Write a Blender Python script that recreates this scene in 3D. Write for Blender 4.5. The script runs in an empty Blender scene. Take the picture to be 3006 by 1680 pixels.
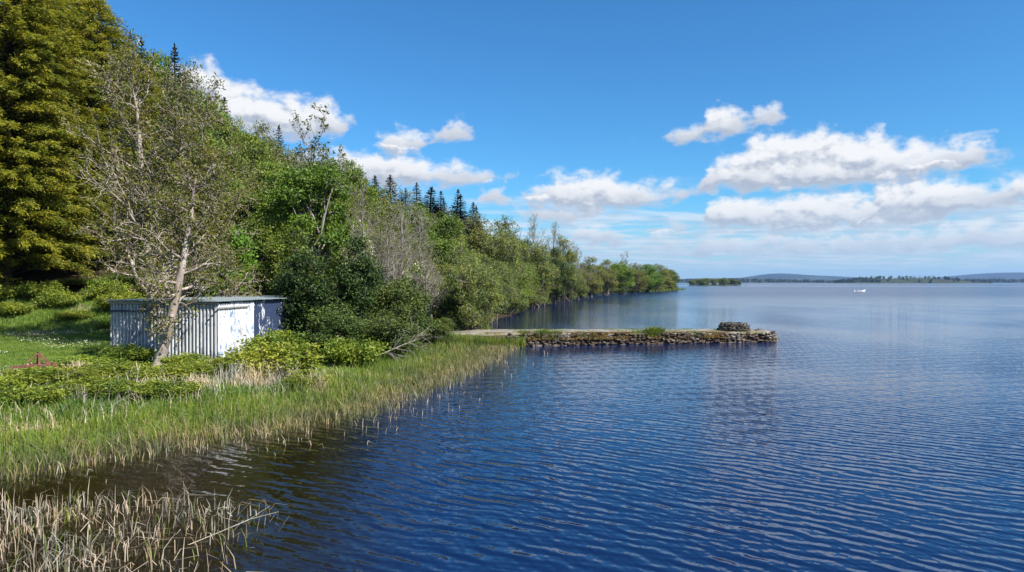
import bpy, bmesh, math, random
import numpy as np
from mathutils import Vector, Matrix

R = math.radians
sc = bpy.context.scene
COL = sc.collection

# ------------------------------------------------------------------ camera
cam_d = bpy.data.cameras.new('camera')
cam_d.sensor_width = 36.0
cam_d.lens = 24.0
cam_d.clip_start = 0.1
cam_d.clip_end = 30000.0
cam = bpy.data.objects.new('camera', cam_d)
COL.objects.link(cam)
cam.location = (0.0, 0.0, 3.9)
cam.rotation_euler = (R(90.0 - 0.33), 0.0, 0.0)
sc.camera = cam

# ------------------------------------------------------------------ sun
SUN_EL = 44.0
SUN_AZ = 124.0            # clockwise from +Y
sx, sy, sz = (math.sin(R(SUN_AZ)) * math.cos(R(SUN_EL)), math.cos(R(SUN_AZ)) * math.cos(R(SUN_EL)), math.sin(R(SUN_EL)))
sun_d = bpy.data.lights.new('sun', 'SUN')
sun_d.energy = 5.0
sun_d.angle = R(0.53)
sun_d.color = (1.0, 0.95, 0.87)
sun = bpy.data.objects.new('sun', sun_d)
COL.objects.link(sun)
sun.rotation_euler = Vector((sx, sy, sz)).to_track_quat('Z', 'Y').to_euler()

# ------------------------------------------------------------------ exposure
sc.view_settings.view_transform = 'Standard'
sc.view_settings.look = 'None'
sc.view_settings.exposure = 0.98
sc.view_settings.gamma = 1.0
sc.view_settings.use_curve_mapping = False
sc.render.engine = 'CYCLES'
sc.cycles.use_denoising = True
sc.cycles.max_bounces = 6
sc.cycles.diffuse_bounces = 3
sc.cycles.glossy_bounces = 3
sc.cycles.transmission_bounces = 3
sc.cycles.volume_bounces = 0
sc.cycles.caustics_reflective = False
sc.cycles.caustics_refractive = False
sc.cycles.sample_clamp_indirect = 6.0


# ------------------------------------------------------------------ node helper
class NT:
    def __init__(self, tree):
        self.t = tree
        tree.nodes.clear()

    def n(self, kind, **kw):
        nd = self.t.nodes.new(kind)
        for k, v in kw.items():
            setattr(nd, k, v)
        return nd

    def l(self, a, b):
        self.t.links.new(a, b)

    def put(self, sock, v):
        if isinstance(v, bpy.types.NodeSocket):
            self.l(v, sock)
        elif v is not None:
            sock.default_value = v

    def m(self, op, a, b=None, c=None, clamp=False):
        nd = self.n('ShaderNodeMath', operation=op, use_clamp=clamp)
        for s, v in zip(nd.inputs, (a, b, c)):
            self.put(s, v)
        return nd.outputs[0]

    def v(self, op, a, b=None, c=None, scale=None):
        nd = self.n('ShaderNodeVectorMath', operation=op)
        for s, v in zip(nd.inputs, (a, b, c)):
            self.put(s, v)
        if scale is not None:
            self.put(nd.inputs['Scale'], scale)
        return nd.outputs['Value'] if op in ('LENGTH', 'DOT_PRODUCT', 'DISTANCE') else nd.outputs[0]

    def noise(self, vec, scale, detail=3.0, rough=0.5, dim='3D', out='Fac', dist=0.0):
        nd = self.n('ShaderNodeTexNoise', noise_dimensions=dim)
        if vec is not None:
            self.put(nd.inputs['Vector'], vec)
        nd.inputs['Scale'].default_value = scale
        nd.inputs['Detail'].default_value = detail
        nd.inputs['Roughness'].default_value = rough
        nd.inputs['Distortion'].default_value = dist
        return nd.outputs[out]

    def ss(self, val, lo, hi, a=0.0, b=1.0):
        nd = self.n('ShaderNodeMapRange', interpolation_type='SMOOTHSTEP')
        for s, v in zip(nd.inputs, (val, lo, hi, a, b)):
            self.put(s, v)
        return nd.outputs[0]

    def mixc(self, fac, a, b, blend='MIX'):
        nd = self.n('ShaderNodeMix', data_type='RGBA', blend_type=blend)
        self.put(nd.inputs[0], fac)
        for s, v in ((nd.inputs[6], a), (nd.inputs[7], b)):
            if isinstance(v, tuple) and len(v) == 3:
                v = v + (1.0,)
            self.put(s, v)
        return nd.outputs[2]

    def xyz(self, vec):
        nd = self.n('ShaderNodeSeparateXYZ')
        self.put(nd.inputs[0], vec)
        return nd.outputs

    def comb(self, x, y, z=0.0):
        nd = self.n('ShaderNodeCombineXYZ')
        for s, v in zip(nd.inputs, (x, y, z)):
            self.put(s, v)
        return nd.outputs[0]


# ------------------------------------------------------------------ world: clear blue sky with fair weather cumulus
# rows of clouds, each given as (bearing in degrees clockwise from +Y, cloud base, cloud top) elevations in degrees; base above top: no cloud
ROWS = [
    [(-30, 12.6, 14.0), (-25.5, 12.2, 16.0), (-24.0, 11.4, 16.7), (-22.5, 11.2, 15.6), (-20, 11.0, 14.9), (-18.0, 11.0, 14.6), (-15.5, 11.2, 14.6), (-14, 11.6, 13.6), (-12.8, 12.6, 12.3), (-11.8, 11.6, 11.0), (-11.0, 10.5, 11.6), (-9.3, 10.2, 12.6), (-8.0, 10.3, 12.4),
     (-7.0, 10.9, 11.9), (-6.4, 11.5, 12.6), (-5.2, 11.5, 13.1), (-3.8, 11.7, 12.9), (-3.0, 12.2, 12.3), (-1.5, 12.2, 11.4), (6, 12, 10.8), (11.8, 11.6, 10.8), (12.8, 11.3, 11.6), (13.8, 10.9, 12.3), (15.2, 10.9, 12.4), (16.0, 11.1, 13.7), (17.6, 11.4, 13.9), (19.0, 11.8, 13.3), (20.2, 12.0, 13.6),
     (21.4, 12.2, 13.3), (22.3, 12.6, 12.4), (24, 12.5, 11.4), (45, 12, 11)],
    [(-30, 7.5, 9.5), (-16, 7.6, 10.4), (-13, 7.6, 10.8), (-9.5, 7.7, 10.7), (-6, 7.8, 10.0), (-3, 7.9, 9.6), (-0.5, 8.5, 9.2), (0.6, 8.7, 8.5), (1.0, 7.6, 7.0), (1.5, 6.6, 8.0), (3.0, 6.1, 8.9), (5.5, 5.8, 9.1), (8, 5.8, 8.9), (11, 6.0, 8.2), (13.5, 6.5, 8.0), (14.8, 7.2, 7.7), (15.2, 7.3, 7.9),
     (16.4, 7.1, 9.6), (18.0, 7.0, 10.3), (19.6, 7.0, 11.6), (21.0, 6.9, 11.9), (22.6, 6.9, 11.3), (24.6, 6.8, 11.8), (26.6, 6.9, 10.9), (27.8, 7.0, 11.2), (29.5, 7.1, 10.3), (31.5, 7.4, 10.3), (34, 7.9, 10.1), (35.6, 8.6, 9.7), (36.8, 9.1, 9.0), (39, 9, 8.0), (45, 7.5, 9)],
    [(-30, 4.5, 6), (-8, 4.6, 6.3), (-3.6, 6.6, 6.5), (-2.6, 6.6, 7.9), (-1.2, 6.5, 7.9), (-0.2, 6.7, 7.2), (0.4, 5.3, 6.6), (2.0, 5.0, 6.8), (4, 4.9, 6.4), (7, 5.2, 6.1), (9.4, 5.5, 5.9), (10.4, 5.6, 5.0), (11.0, 4.2, 4.5), (12.4, 3.9, 4.9), (14.0, 4.0, 4.7), (14.8, 4.3, 4.3),
     (15.6, 4.2, 6.4), (18, 3.8, 7.1), (21, 3.8, 6.8), (24, 3.7, 7.3), (27, 3.8, 6.8), (29, 4.2, 7.8), (32, 4.3, 8.0), (34, 4.6, 7.2), (35.4, 5.0, 6.8), (37, 4.8, 7.6), (45, 4.6, 7.2)],
    [(-30, 2.0, 3.8), (4.5, 3.2, 2.9), (5.4, 2.9, 4.6), (7.2, 2.9, 4.9), (8.8, 3.1, 4.3), (9.8, 3.4, 3.0), (10.6, 2.6, 3.3), (13, 2.1, 3.9), (15, 2.4, 3.1), (16, 1.9, 4.0), (19, 1.8, 3.5), (22, 1.9, 4.1), (25, 1.7, 3.6), (28, 2.0, 4.3), (31, 1.8, 3.7), (34, 2.1, 4.4), (37, 2.0, 4.2), (45, 2.0, 4.0)],
]

world = bpy.data.worlds.new('World')
sc.world = world
world.use_nodes = True
w = NT(world.node_tree)
geo = w.n('ShaderNodeNewGeometry')
dirv = w.v('SCALE', geo.outputs['Incoming'], scale=-1.0)
dx, dy, dz = w.xyz(dirv)[:3]
az = w.m('MULTIPLY', w.m('ARCTAN2', dx, dy), 57.29578)
el = w.m('MULTIPLY', w.m('ARCSINE', dz), 57.29578)
ae = w.comb(az, el, 0.0)
# slow warp so that outlines are not ellipses
warp = w.noise(w.v('MULTIPLY', ae, (1.0, 1.6, 1.0)), 0.55, 2.0, 0.5, '2D', 'Color')
warp = w.v('MULTIPLY', w.v('SUBTRACT', warp, (0.5, 0.5, 0.5)), (1.6, 0.9, 0.0))
aew = w.v('ADD', ae, warp)


def row_curve(x01, pts, k):
    nd = w.n('ShaderNodeFloatCurve')
    cv = nd.mapping.curves[0]
    for (a_, lo_, hi_) in pts:
        p_ = ((a_ + 30.0) / 75.0, (lo_, hi_)[k] / 20.0)
        if p_[0] <= 0.0:
            cv.points[0].location = p_
        elif p_[0] >= 1.0:
            cv.points[-1].location = p_
        else:
            cv.points.new(*p_)
    nd.mapping.use_clip = True
    nd.mapping.extend = 'HORIZONTAL'
    nd.mapping.update()
    w.put(nd.inputs['Value'], x01)
    return w.m('MULTIPLY', nd.outputs[0], 20.0)


def cloud_density(vec_w, vec, want_base=False):
    xx, yy = w.xyz(vec_w)[:2]
    x01 = w.m('MULTIPLY_ADD', xx, 1.0 / 75.0, 0.4)
    f = bt = None
    for pts in ROWS:
        lo_ = row_curve(x01, pts, 0)
        hi_ = row_curve(x01, pts, 1)
        above = w.m('SUBTRACT', yy, lo_)
        g_ = w.m('MINIMUM', w.m('MULTIPLY', w.m('SUBTRACT', hi_, yy), 0.62), w.m('MULTIPLY', above, 0.95))
        f = g_ if f is None else w.m('MAXIMUM', f, g_)
        if want_base:
            b_ = w.m('MULTIPLY', w.m('GREATER_THAN', g_, -0.3), above)
            bt = b_ if bt is None else w.m('MAXIMUM', bt, b_)
    f = w.m('MINIMUM', f, 1.0)
    nz = w.noise(w.v('MULTIPLY', vec, (1.0, 1.45, 1.0)), 0.55, 6.0, 0.55, '2D')
    return w.m('MULTIPLY_ADD', w.m('SUBTRACT', nz, 0.47), 1.9, f), bt


D0, above_base = cloud_density(aew, ae, True)
OFF = (0.30, 0.55, 0.0)                       # towards the sunlit side, up and right
D1, _ = cloud_density(w.v('ADD', aew, OFF), w.v('ADD', ae, OFF))
alpha = w.ss(D0, -0.14, 0.74)
lit = w.ss(w.m('SUBTRACT', D0, D1), -0.50, 0.38)
lit = w.m('MULTIPLY', lit, w.ss(above_base, 0.0, 2.3, 0.22, 1.0))
lit = w.m('MINIMUM', w.m('MULTIPLY_ADD', w.ss(D0, 0.9, 0.1), 0.25, lit), 1.0)

# low, distant cloud streets that close up towards the horizon
inv = w.m('DIVIDE', 1.0, w.m('ADD', w.m('MAXIMUM', dz, 0.0), 0.035))
plan = w.comb(w.m('MULTIPLY', dx, inv), w.m('MULTIPLY', dy, w.m('MULTIPLY', inv, 1.15)), 0.0)
ls = w.noise(plan, 0.85, 6.0, 0.55, '2D')
ls2 = w.noise(w.v('ADD', plan, (0.22, -0.32, 0.0)), 0.85, 6.0, 0.55, '2D')
away = w.ss(w.m('ABSOLUTE', az), 42.0, 55.0)
band = w.m('MULTIPLY', w.ss(el, 0.2, 1.6), w.ss(el, w.m('MULTIPLY_ADD', away, 26.0, 9.5), w.m('MULTIPLY_ADD', away, 4.0, 3.8)))
thr = w.m('MULTIPLY_ADD', band, -0.22, 0.62)
alow = w.m('MULTIPLY', w.ss(w.m('SUBTRACT', ls, thr), -0.08, 0.15), w.m('MULTIPLY', band, 0.75))
llow = w.ss(w.m('SUBTRACT', ls, ls2), -0.14, 0.12)

sky = w.n('ShaderNodeTexSky', sky_type='NISHITA')
sky.sun_disc = False
sky.sun_elevation = R(SUN_EL)
sky.sun_rotation = R(SUN_AZ)
sky.altitude = 60.0
sky.air_density = 1.0
sky.dust_density = 0.35
sky.ozone_density = 2.2
hsv = w.n('ShaderNodeHueSaturation')
w.l(sky.outputs[0], hsv.inputs['Color'])
hsv.inputs['Saturation'].default_value = 1.12
skyc = w.mixc(1.0, hsv.outputs[0], (0.301, 0.635, 0.835), 'MULTIPLY')
CW, CG = (4.76, 4.844, 4.969), (2.25, 2.6, 3.2)
c_lo = w.mixc(llow, (2.756, 3.257, 4.008), (4.426, 4.593, 4.844))
c_hi = w.mixc(lit, CG, CW)
skyc = w.mixc(alow, skyc, c_lo)
skyc = w.mixc(alpha, skyc, c_hi)
# air between the eye and the clouds close to the horizon
hz = w.ss(el, 7.0, 0.3, 0.0, 0.72)
skyc = w.mixc(hz, skyc, (2.505, 3.34, 4.175))
bg = w.n('ShaderNodeBackground')
w.l(skyc, bg.inputs['Color'])
bg.inputs['Strength'].default_value = 0.1
world.cycles.sampling_method = 'NONE'
wo = w.n('ShaderNodeOutputWorld')
w.l(bg.outputs[0], wo.inputs['Surface'])

# ------------------------------------------------------------------ mesh helpers
rngG = np.random.default_rng(7)


def make_mesh(name, V, quads=None, tris=None, mats=(), mi=None, smooth=False):
    V = np.asarray(V, dtype=np.float32).reshape(-1, 3)
    me = bpy.data.meshes.new(name)
    nq = 0 if quads is None else len(quads)
    nt = 0 if tris is None else len(tris)
    me.vertices.add(len(V))
    me.vertices.foreach_set('co', V.ravel())
    loops = []
    if nq:
        loops.append(np.asarray(quads, dtype=np.int32).ravel())
    if nt:
        loops.append(np.asarray(tris, dtype=np.int32).ravel())
    loops = np.concatenate(loops)
    me.loops.add(len(loops))
    me.loops.foreach_set('vertex_index', loops)
    st = np.concatenate([np.arange(nq) * 4, nq * 4 + np.arange(nt) * 3]).astype(np.int32)
    me.polygons.add(nq + nt)
    me.polygons.foreach_set('loop_start', st)
    if mi is not None:
        me.polygons.foreach_set('material_index', np.asarray(mi, dtype=np.int32))
    me.update(calc_edges=True)
    me.polygons.foreach_set('use_smooth', np.full(nq + nt, smooth, dtype=bool))
    for m in mats:
        me.materials.append(m)
    return me


def obj(name, data, parent=None, loc=(0, 0, 0), rot=(0, 0, 0), scale=(1, 1, 1)):
    o = bpy.data.objects.new(name, data)
    COL.objects.link(o)
    o.location = loc
    o.rotation_euler = rot
    o.scale = scale
    if parent is not None:
        o.parent = parent
    return o


def tag(o, label=None, cat=None, group=None, kind=None):
    for k, v in (('label', label), ('category', cat), ('group', group), ('kind', kind)):
        if v:
            o[k] = v
    return o


def empty(name, loc=(0, 0, 0), rz=0.0, scale=(1, 1, 1)):
    o = obj(name, None, None, loc, (0, 0, rz), scale)
    o.empty_display_size = 0.3
    return o


def nrm(a):
    return a / np.maximum(np.linalg.norm(a, axis=-1, keepdims=True), 1e-9)


def tubes(paths):
    """paths: list of (points, radii, sides) -> V, quads"""
    groups = {}
    for p, r, s in paths:
        groups.setdefault((len(p), s), []).append((p, r))
    Vs, Qs, off = [], [], 0
    for (n, s), lst in groups.items():
        P = np.array([[tuple(q) for q in p] for p, r in lst], dtype=np.float64)
        Rr = np.array([r for p, r in lst], dtype=np.float64)
        m = len(lst)
        T = np.empty_like(P)
        T[:, 1:-1] = P[:, 2:] - P[:, :-2]
        T[:, 0] = P[:, 1] - P[:, 0]
        T[:, -1] = P[:, -1] - P[:, -2]
        T = nrm(T)
        ref = np.where(np.abs(T[..., 2:3]) > 0.9, np.array([1.0, 0.2, 0]), np.array([0, 0, 1.0]))
        A = nrm(np.cross(T, ref))
        B = np.cross(T, A)
        ang = np.linspace(0, 2 * np.pi, s, endpoint=False)
        V = P[:, :, None, :] + Rr[:, :, None, None] * (np.cos(ang)[:, None] * A[:, :, None, :] + np.sin(ang)[:, None] * B[:, :, None, :])
        idx = np.arange(m * n * s).reshape(m, n, s)
        a = idx[:, :-1, :]
        b = np.roll(a, -1, axis=2)
        d = idx[:, 1:, :]
        c = np.roll(d, -1, axis=2)
        Qs.append(np.stack([a, d, c, b], axis=-1).reshape(-1, 4) + off)
        Vs.append(V.reshape(-1, 3))
        off += m * n * s
    return np.concatenate(Vs), np.concatenate(Qs)


def leaf_quads(C, A, N, L, W):
    """diamond leaves: centre, long axis, normal, length, width"""
    A = nrm(A)
    B = nrm(np.cross(N, A))
    L = np.asarray(L).reshape(-1, 1) * 0.5
    W = np.asarray(W).reshape(-1, 1) * 0.5
    bend = nrm(np.cross(A, B)) * L * 0.25
    V = np.stack([C - A * L, C + B * W + bend - A * L * 0.15, C + A * L, C - B * W + bend - A * L * 0.15], axis=1).reshape(-1, 3)
    Q = np.arange(len(C) * 4).reshape(-1, 4)
    return V, Q


def rand_dirs(rng, n):
    return nrm(rng.normal(size=(n, 3)))


def join(parts):
    Vs, Qs, off = [], [], 0
    for V, Q in parts:
        Vs.append(V)
        Qs.append(Q + off)
        off += len(V)
    return np.concatenate(Vs), np.concatenate(Qs)


# ------------------------------------------------------------------ materials
def new_mat(name):
    m = bpy.data.materials.new(name)
    m.use_nodes = True
    return m, NT(m.node_tree)


def finish(t, shader):
    o = t.n('ShaderNodeOutputMaterial')
    t.l(shader, o.inputs['Surface'])


def leaf_mat(name, cols, trans=0.3, rough=0.5, spec=0.35, hue=0.02, val=0.25, objvar=True):
    """per leaf colour between the given tints, a slight shift from plant to plant"""
    m, t = new_mat(name)
    g = t.n('ShaderNodeNewGeometry')
    ramp = t.n('ShaderNodeValToRGB')
    el_ = ramp.color_ramp.elements
    el_[0].position, el_[0].color = 0.0, cols[0] + (1,)
    el_[1].position, el_[1].color = 1.0, cols[-1] + (1,)
    for i, c in enumerate(cols[1:-1]):
        e = el_.new((i + 1) / (len(cols) - 1))
        e.color = c + (1,)
    t.l(g.outputs['Random Per Island'], ramp.inputs[0])
    col = ramp.outputs[0]
    if objvar:
        oi = t.n('ShaderNodeObjectInfo')
        h = t.n('ShaderNodeHueSaturation')
        t.l(col, h.inputs['Color'])
        t.l(t.m('MULTIPLY_ADD', oi.outputs['Random'], 2 * hue, 0.5 - hue), h.inputs['Hue'])
        r2 = t.m('FRACT', t.m('MULTIPLY', oi.outputs['Random'], 17.31))
        t.l(t.m('MULTIPLY_ADD', r2, 2 * val, 1 - val), h.inputs['Value'])
        col = h.outputs[0]
    shoots = t.noise(g.outputs['Position'], 0.85, 2.0, 0.6)
    col = t.mixc(t.ss(shoots, 0.32, 0.68), t.mixc(1.0, col, (0.62, 0.74, 0.8), 'MULTIPLY'), t.mixc(1.0, col, (1.18, 1.12, 1.0), 'MULTIPLY'))
    p = t.n('ShaderNodeBsdfPrincipled')
    t.l(col, p.inputs['Base Color'])
    p.inputs['Roughness'].default_value = rough
    p.inputs['Specular IOR Level'].default_value = spec
    tr = t.n('ShaderNodeBsdfTranslucent')
    t.l(t.mixc(1.0, col, (1.25, 1.2, 0.6), 'MULTIPLY'), tr.inputs['Color'])
    mx = t.n('ShaderNodeMixShader')
    mx.inputs[0].default_value = trans
    t.l(p.outputs[0], mx.inputs[1])
    t.l(tr.outputs[0], mx.inputs[2])
    finish(t, mx.outputs[0])
    return m


def rough_mat(name, c1, c2, scale=6.0, rough=0.9, c3=None, bump=0.0, stretch=(1, 1, 1), detail=6.0, spec=0.2, lo=0.3, hi=0.7, metallic=0.0, world_space=False):
    m, t = new_mat(name)
    if world_space:
        vec = t.n('ShaderNodeNewGeometry').outputs['Position']
    else:
        vec = t.n('ShaderNodeTexCoord').outputs['Object']
    vec = t.v('MULTIPLY', vec, stretch)
    nz = t.noise(vec, scale, detail, 0.6)
    col = t.mixc(t.ss(nz, lo, hi), c1, c2)
    if c3:
        n2 = t.noise(vec, scale * 0.37, 4.0, 0.6)
        col = t.mixc(t.ss(n2, 0.5, 0.62), col, c3)
    p = t.n('ShaderNodeBsdfPrincipled')
    t.l(col, p.inputs['Base Color'])
    p.inputs['Roughness'].default_value = rough
    p.inputs['Specular IOR Level'].default_value = spec
    p.inputs['Metallic'].default_value = metallic
    if bump:
        b = t.n('ShaderNodeBump')
        b.inputs['Strength'].default_value = 1.0
        b.inputs['Distance'].default_value = bump
        t.l(nz, b.inputs['Height'])
        t.l(b.outputs[0], p.inputs['Normal'])
    finish(t, p.outputs[0])
    return m


M = {}
M['bark_ash'] = rough_mat('bark_ash', (0.14, 0.11, 0.09), (0.33, 0.275, 0.235), 5.0, 0.9, (0.38, 0.33, 0.28), 0.02, (1, 1, 0.35))
M['bark_grey'] = rough_mat('bark_grey', (0.15, 0.13, 0.115), (0.30, 0.27, 0.24), 4.0, 0.9, None, 0.02, (1, 1, 0.3))
M['bark_dark'] = rough_mat('bark_dark', (0.03, 0.025, 0.02), (0.09, 0.07, 0.055), 4.0, 0.95, None, 0.02, (1, 1, 0.3))
M['bark_brown'] = rough_mat('bark_brown', (0.05, 0.042, 0.034), (0.13, 0.11, 0.09), 4.0, 0.95, None, 0.02, (1, 1, 0.3))
M['bark_mid'] = rough_mat('bark_mid', (0.07, 0.06, 0.05), (0.18, 0.155, 0.13), 4.0, 0.95, None, 0.02, (1, 1, 0.3))
M['dead_wood'] = rough_mat('dead_wood', (0.15, 0.13, 0.11), (0.32, 0.285, 0.25), 5.0, 0.9, None, 0.01, (1, 1, 0.4))
M['leaf_copper'] = leaf_mat('leaf_copper', ((0.09, 0.07, 0.014), (0.15, 0.15, 0.025), (0.2, 0.22, 0.035)), 0.3, objvar=False)
M['leaf_green'] = leaf_mat('leaf_green', ((0.095, 0.14, 0.02), (0.155, 0.225, 0.03), (0.21, 0.275, 0.05)), 0.38, hue=0.018)
M['leaf_sycamore'] = leaf_mat('leaf_sycamore', ((0.07, 0.115, 0.012), (0.125, 0.195, 0.018), (0.18, 0.25, 0.03)), 0.35, hue=0.01, val=0.1)
M['leaf_olive'] = leaf_mat('leaf_olive', ((0.13, 0.15, 0.03), (0.2, 0.225, 0.04), (0.265, 0.265, 0.065)), 0.38, hue=0.02)
M['leaf_willow'] = leaf_mat('leaf_willow', ((0.125, 0.165, 0.04), (0.2, 0.25, 0.055), (0.265, 0.3, 0.09)), 0.38, hue=0.012, val=0.18)
M['leaf_ivy'] = leaf_mat('leaf_ivy', ((0.014, 0.032, 0.007), (0.036, 0.07, 0.012), (0.08, 0.115, 0.022)), 0.12, rough=0.5, spec=0.25, hue=0.01)
M['leaf_holly'] = leaf_mat('leaf_holly', ((0.03, 0.055, 0.012), (0.065, 0.1, 0.02), (0.13, 0.165, 0.035)), 0.15, rough=0.5, spec=0.25, hue=0.012)
M['leaf_bramble'] = leaf_mat('leaf_bramble', ((0.1, 0.14, 0.014), (0.2, 0.25, 0.024), (0.32, 0.35, 0.05)), 0.36, hue=0.015, val=0.15)
M['leaf_pale'] = leaf_mat('leaf_pale', ((0.12, 0.14, 0.05), (0.17, 0.19, 0.07), (0.2, 0.2, 0.09)), 0.35)
M['leaf_chestnut'] = leaf_mat('leaf_chestnut', ((0.08, 0.16, 0.015), (0.13, 0.25, 0.025), (0.17, 0.30, 0.04)), 0.35, objvar=False)
M['blossom'] = leaf_mat('blossom', ((0.55, 0.52, 0.46), (0.72, 0.70, 0.64)), 0.25, objvar=False)
M['needle_gold'] = leaf_mat('needle_gold', ((0.12, 0.135, 0.011), (0.24, 0.245, 0.019), (0.38, 0.345, 0.032)), 0.42, rough=0.6, hue=0.006, val=0.08)
M['needle_dark'] = leaf_mat('needle_dark', ((0.012, 0.022, 0.014), (0.028, 0.042, 0.024), (0.055, 0.065, 0.035)), 0.12, rough=0.6, hue=0.01)
M['needle_blue'] = leaf_mat('needle_blue', ((0.06, 0.085, 0.05), (0.10, 0.125, 0.07), (0.15, 0.16, 0.08)), 0.2, rough=0.6)
M['reed_green'] = leaf_mat('reed_green', ((0.085, 0.12, 0.016), (0.15, 0.215, 0.026), (0.23, 0.26, 0.055)), 0.38, objvar=False)
M['reed_mixed'] = leaf_mat('reed_mixed', ((0.11, 0.14, 0.03), (0.22, 0.19, 0.09), (0.30, 0.25, 0.14)), 0.3, objvar=False)
M['reed_dead'] = leaf_mat('reed_dead', ((0.21, 0.15, 0.10), (0.41, 0.32, 0.235), (0.57, 0.48, 0.39)), 0.2, objvar=False)
M['straw'] = leaf_mat('straw', ((0.36, 0.29, 0.2), (0.55, 0.46, 0.35), (0.68, 0.6, 0.5)), 0.25, objvar=False)
M['lawn_blade'] = leaf_mat('lawn_blade', ((0.06, 0.11, 0.015), (0.10, 0.17, 0.02), (0.15, 0.20, 0.035)), 0.3, objvar=False)
M['daisy'] = leaf_mat('daisy', ((0.65, 0.65, 0.62), (0.82, 0.82, 0.8)), 0.2, objvar=False)
M['moss'] = leaf_mat('moss', ((0.09, 0.055, 0.015), (0.20, 0.12, 0.03), (0.24, 0.19, 0.05)), 0.2, objvar=False)
M['stone'] = rough_mat('stone', (0.032, 0.023, 0.018), (0.105, 0.078, 0.06), 2.6, 0.92, (0.19, 0.17, 0.145), 0.02, world_space=True)
M['stone_dark'] = rough_mat('stone_dark', (0.035, 0.03, 0.024), (0.10, 0.09, 0.072), 4.0, 0.92, (0.19, 0.18, 0.145), 0.02, world_space=True)
M['rock_pale'] = rough_mat('rock_pale', (0.30, 0.28, 0.26), (0.50, 0.48, 0.46), 3.0, 0.9, None, 0.02)
M['rust'] = rough_mat('rust', (0.12, 0.045, 0.03), (0.24, 0.11, 0.08), 14.0, 0.85, (0.17, 0.075, 0.055), 0.004)
M['iron_dark'] = rough_mat('iron_dark', (0.02, 0.016, 0.014), (0.06, 0.04, 0.03), 14.0, 0.8)
M['timber'] = rough_mat('timber', (0.16, 0.15, 0.14), (0.30, 0.29, 0.28), 6.0, 0.9, None, 0.004, (1, 1, 8))


def ground_mat():
    m, t = new_mat('ground')
    g = t.n('ShaderNodeNewGeometry')
    pos = g.outputs['Position']
    at = t.n('ShaderNodeAttribute', attribute_name='litter')
    mud = t.n('ShaderNodeAttribute', attribute_name='mud')
    n1 = t.noise(pos, 0.9, 5.0, 0.6)
    n2 = t.noise(pos, 7.0, 4.0, 0.65)
    n3 = t.noise(t.v('MULTIPLY', pos, (1.0, 0.6, 1.0)), 0.34, 5.0, 0.62)
    grass = t.mixc(t.ss(n2, 0.3, 0.7), (0.05, 0.095, 0.012), (0.115, 0.175, 0.022))
    grass = t.mixc(t.ss(n1, 0.35, 0.7), grass, (0.12, 0.155, 0.03))
    earth = t.mixc(n2, (0.24, 0.18, 0.11), (0.33, 0.27, 0.18))
    grass = t.mixc(t.ss(n3, 0.56, 0.66), grass, earth)
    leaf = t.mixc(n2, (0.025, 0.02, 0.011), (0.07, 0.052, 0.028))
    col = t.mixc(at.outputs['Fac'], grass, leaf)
    col = t.mixc(mud.outputs['Fac'], col, t.mixc(n2, (0.018, 0.013, 0.008), (0.06, 0.045, 0.028)))
    p = t.n('ShaderNodeBsdfPrincipled')
    t.l(col, p.inputs['Base Color'])
    p.inputs['Roughness'].default_value = 0.95
    p.inputs['Specular IOR Level'].default_value = 0.1
    b = t.n('ShaderNodeBump')
    b.inputs['Distance'].default_value = 0.06
    t.l(n2, b.inputs['Height'])
    t.l(b.outputs[0], p.inputs['Normal'])
    finish(t, p.outputs[0])
    return m


M['ground'] = ground_mat()


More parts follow.
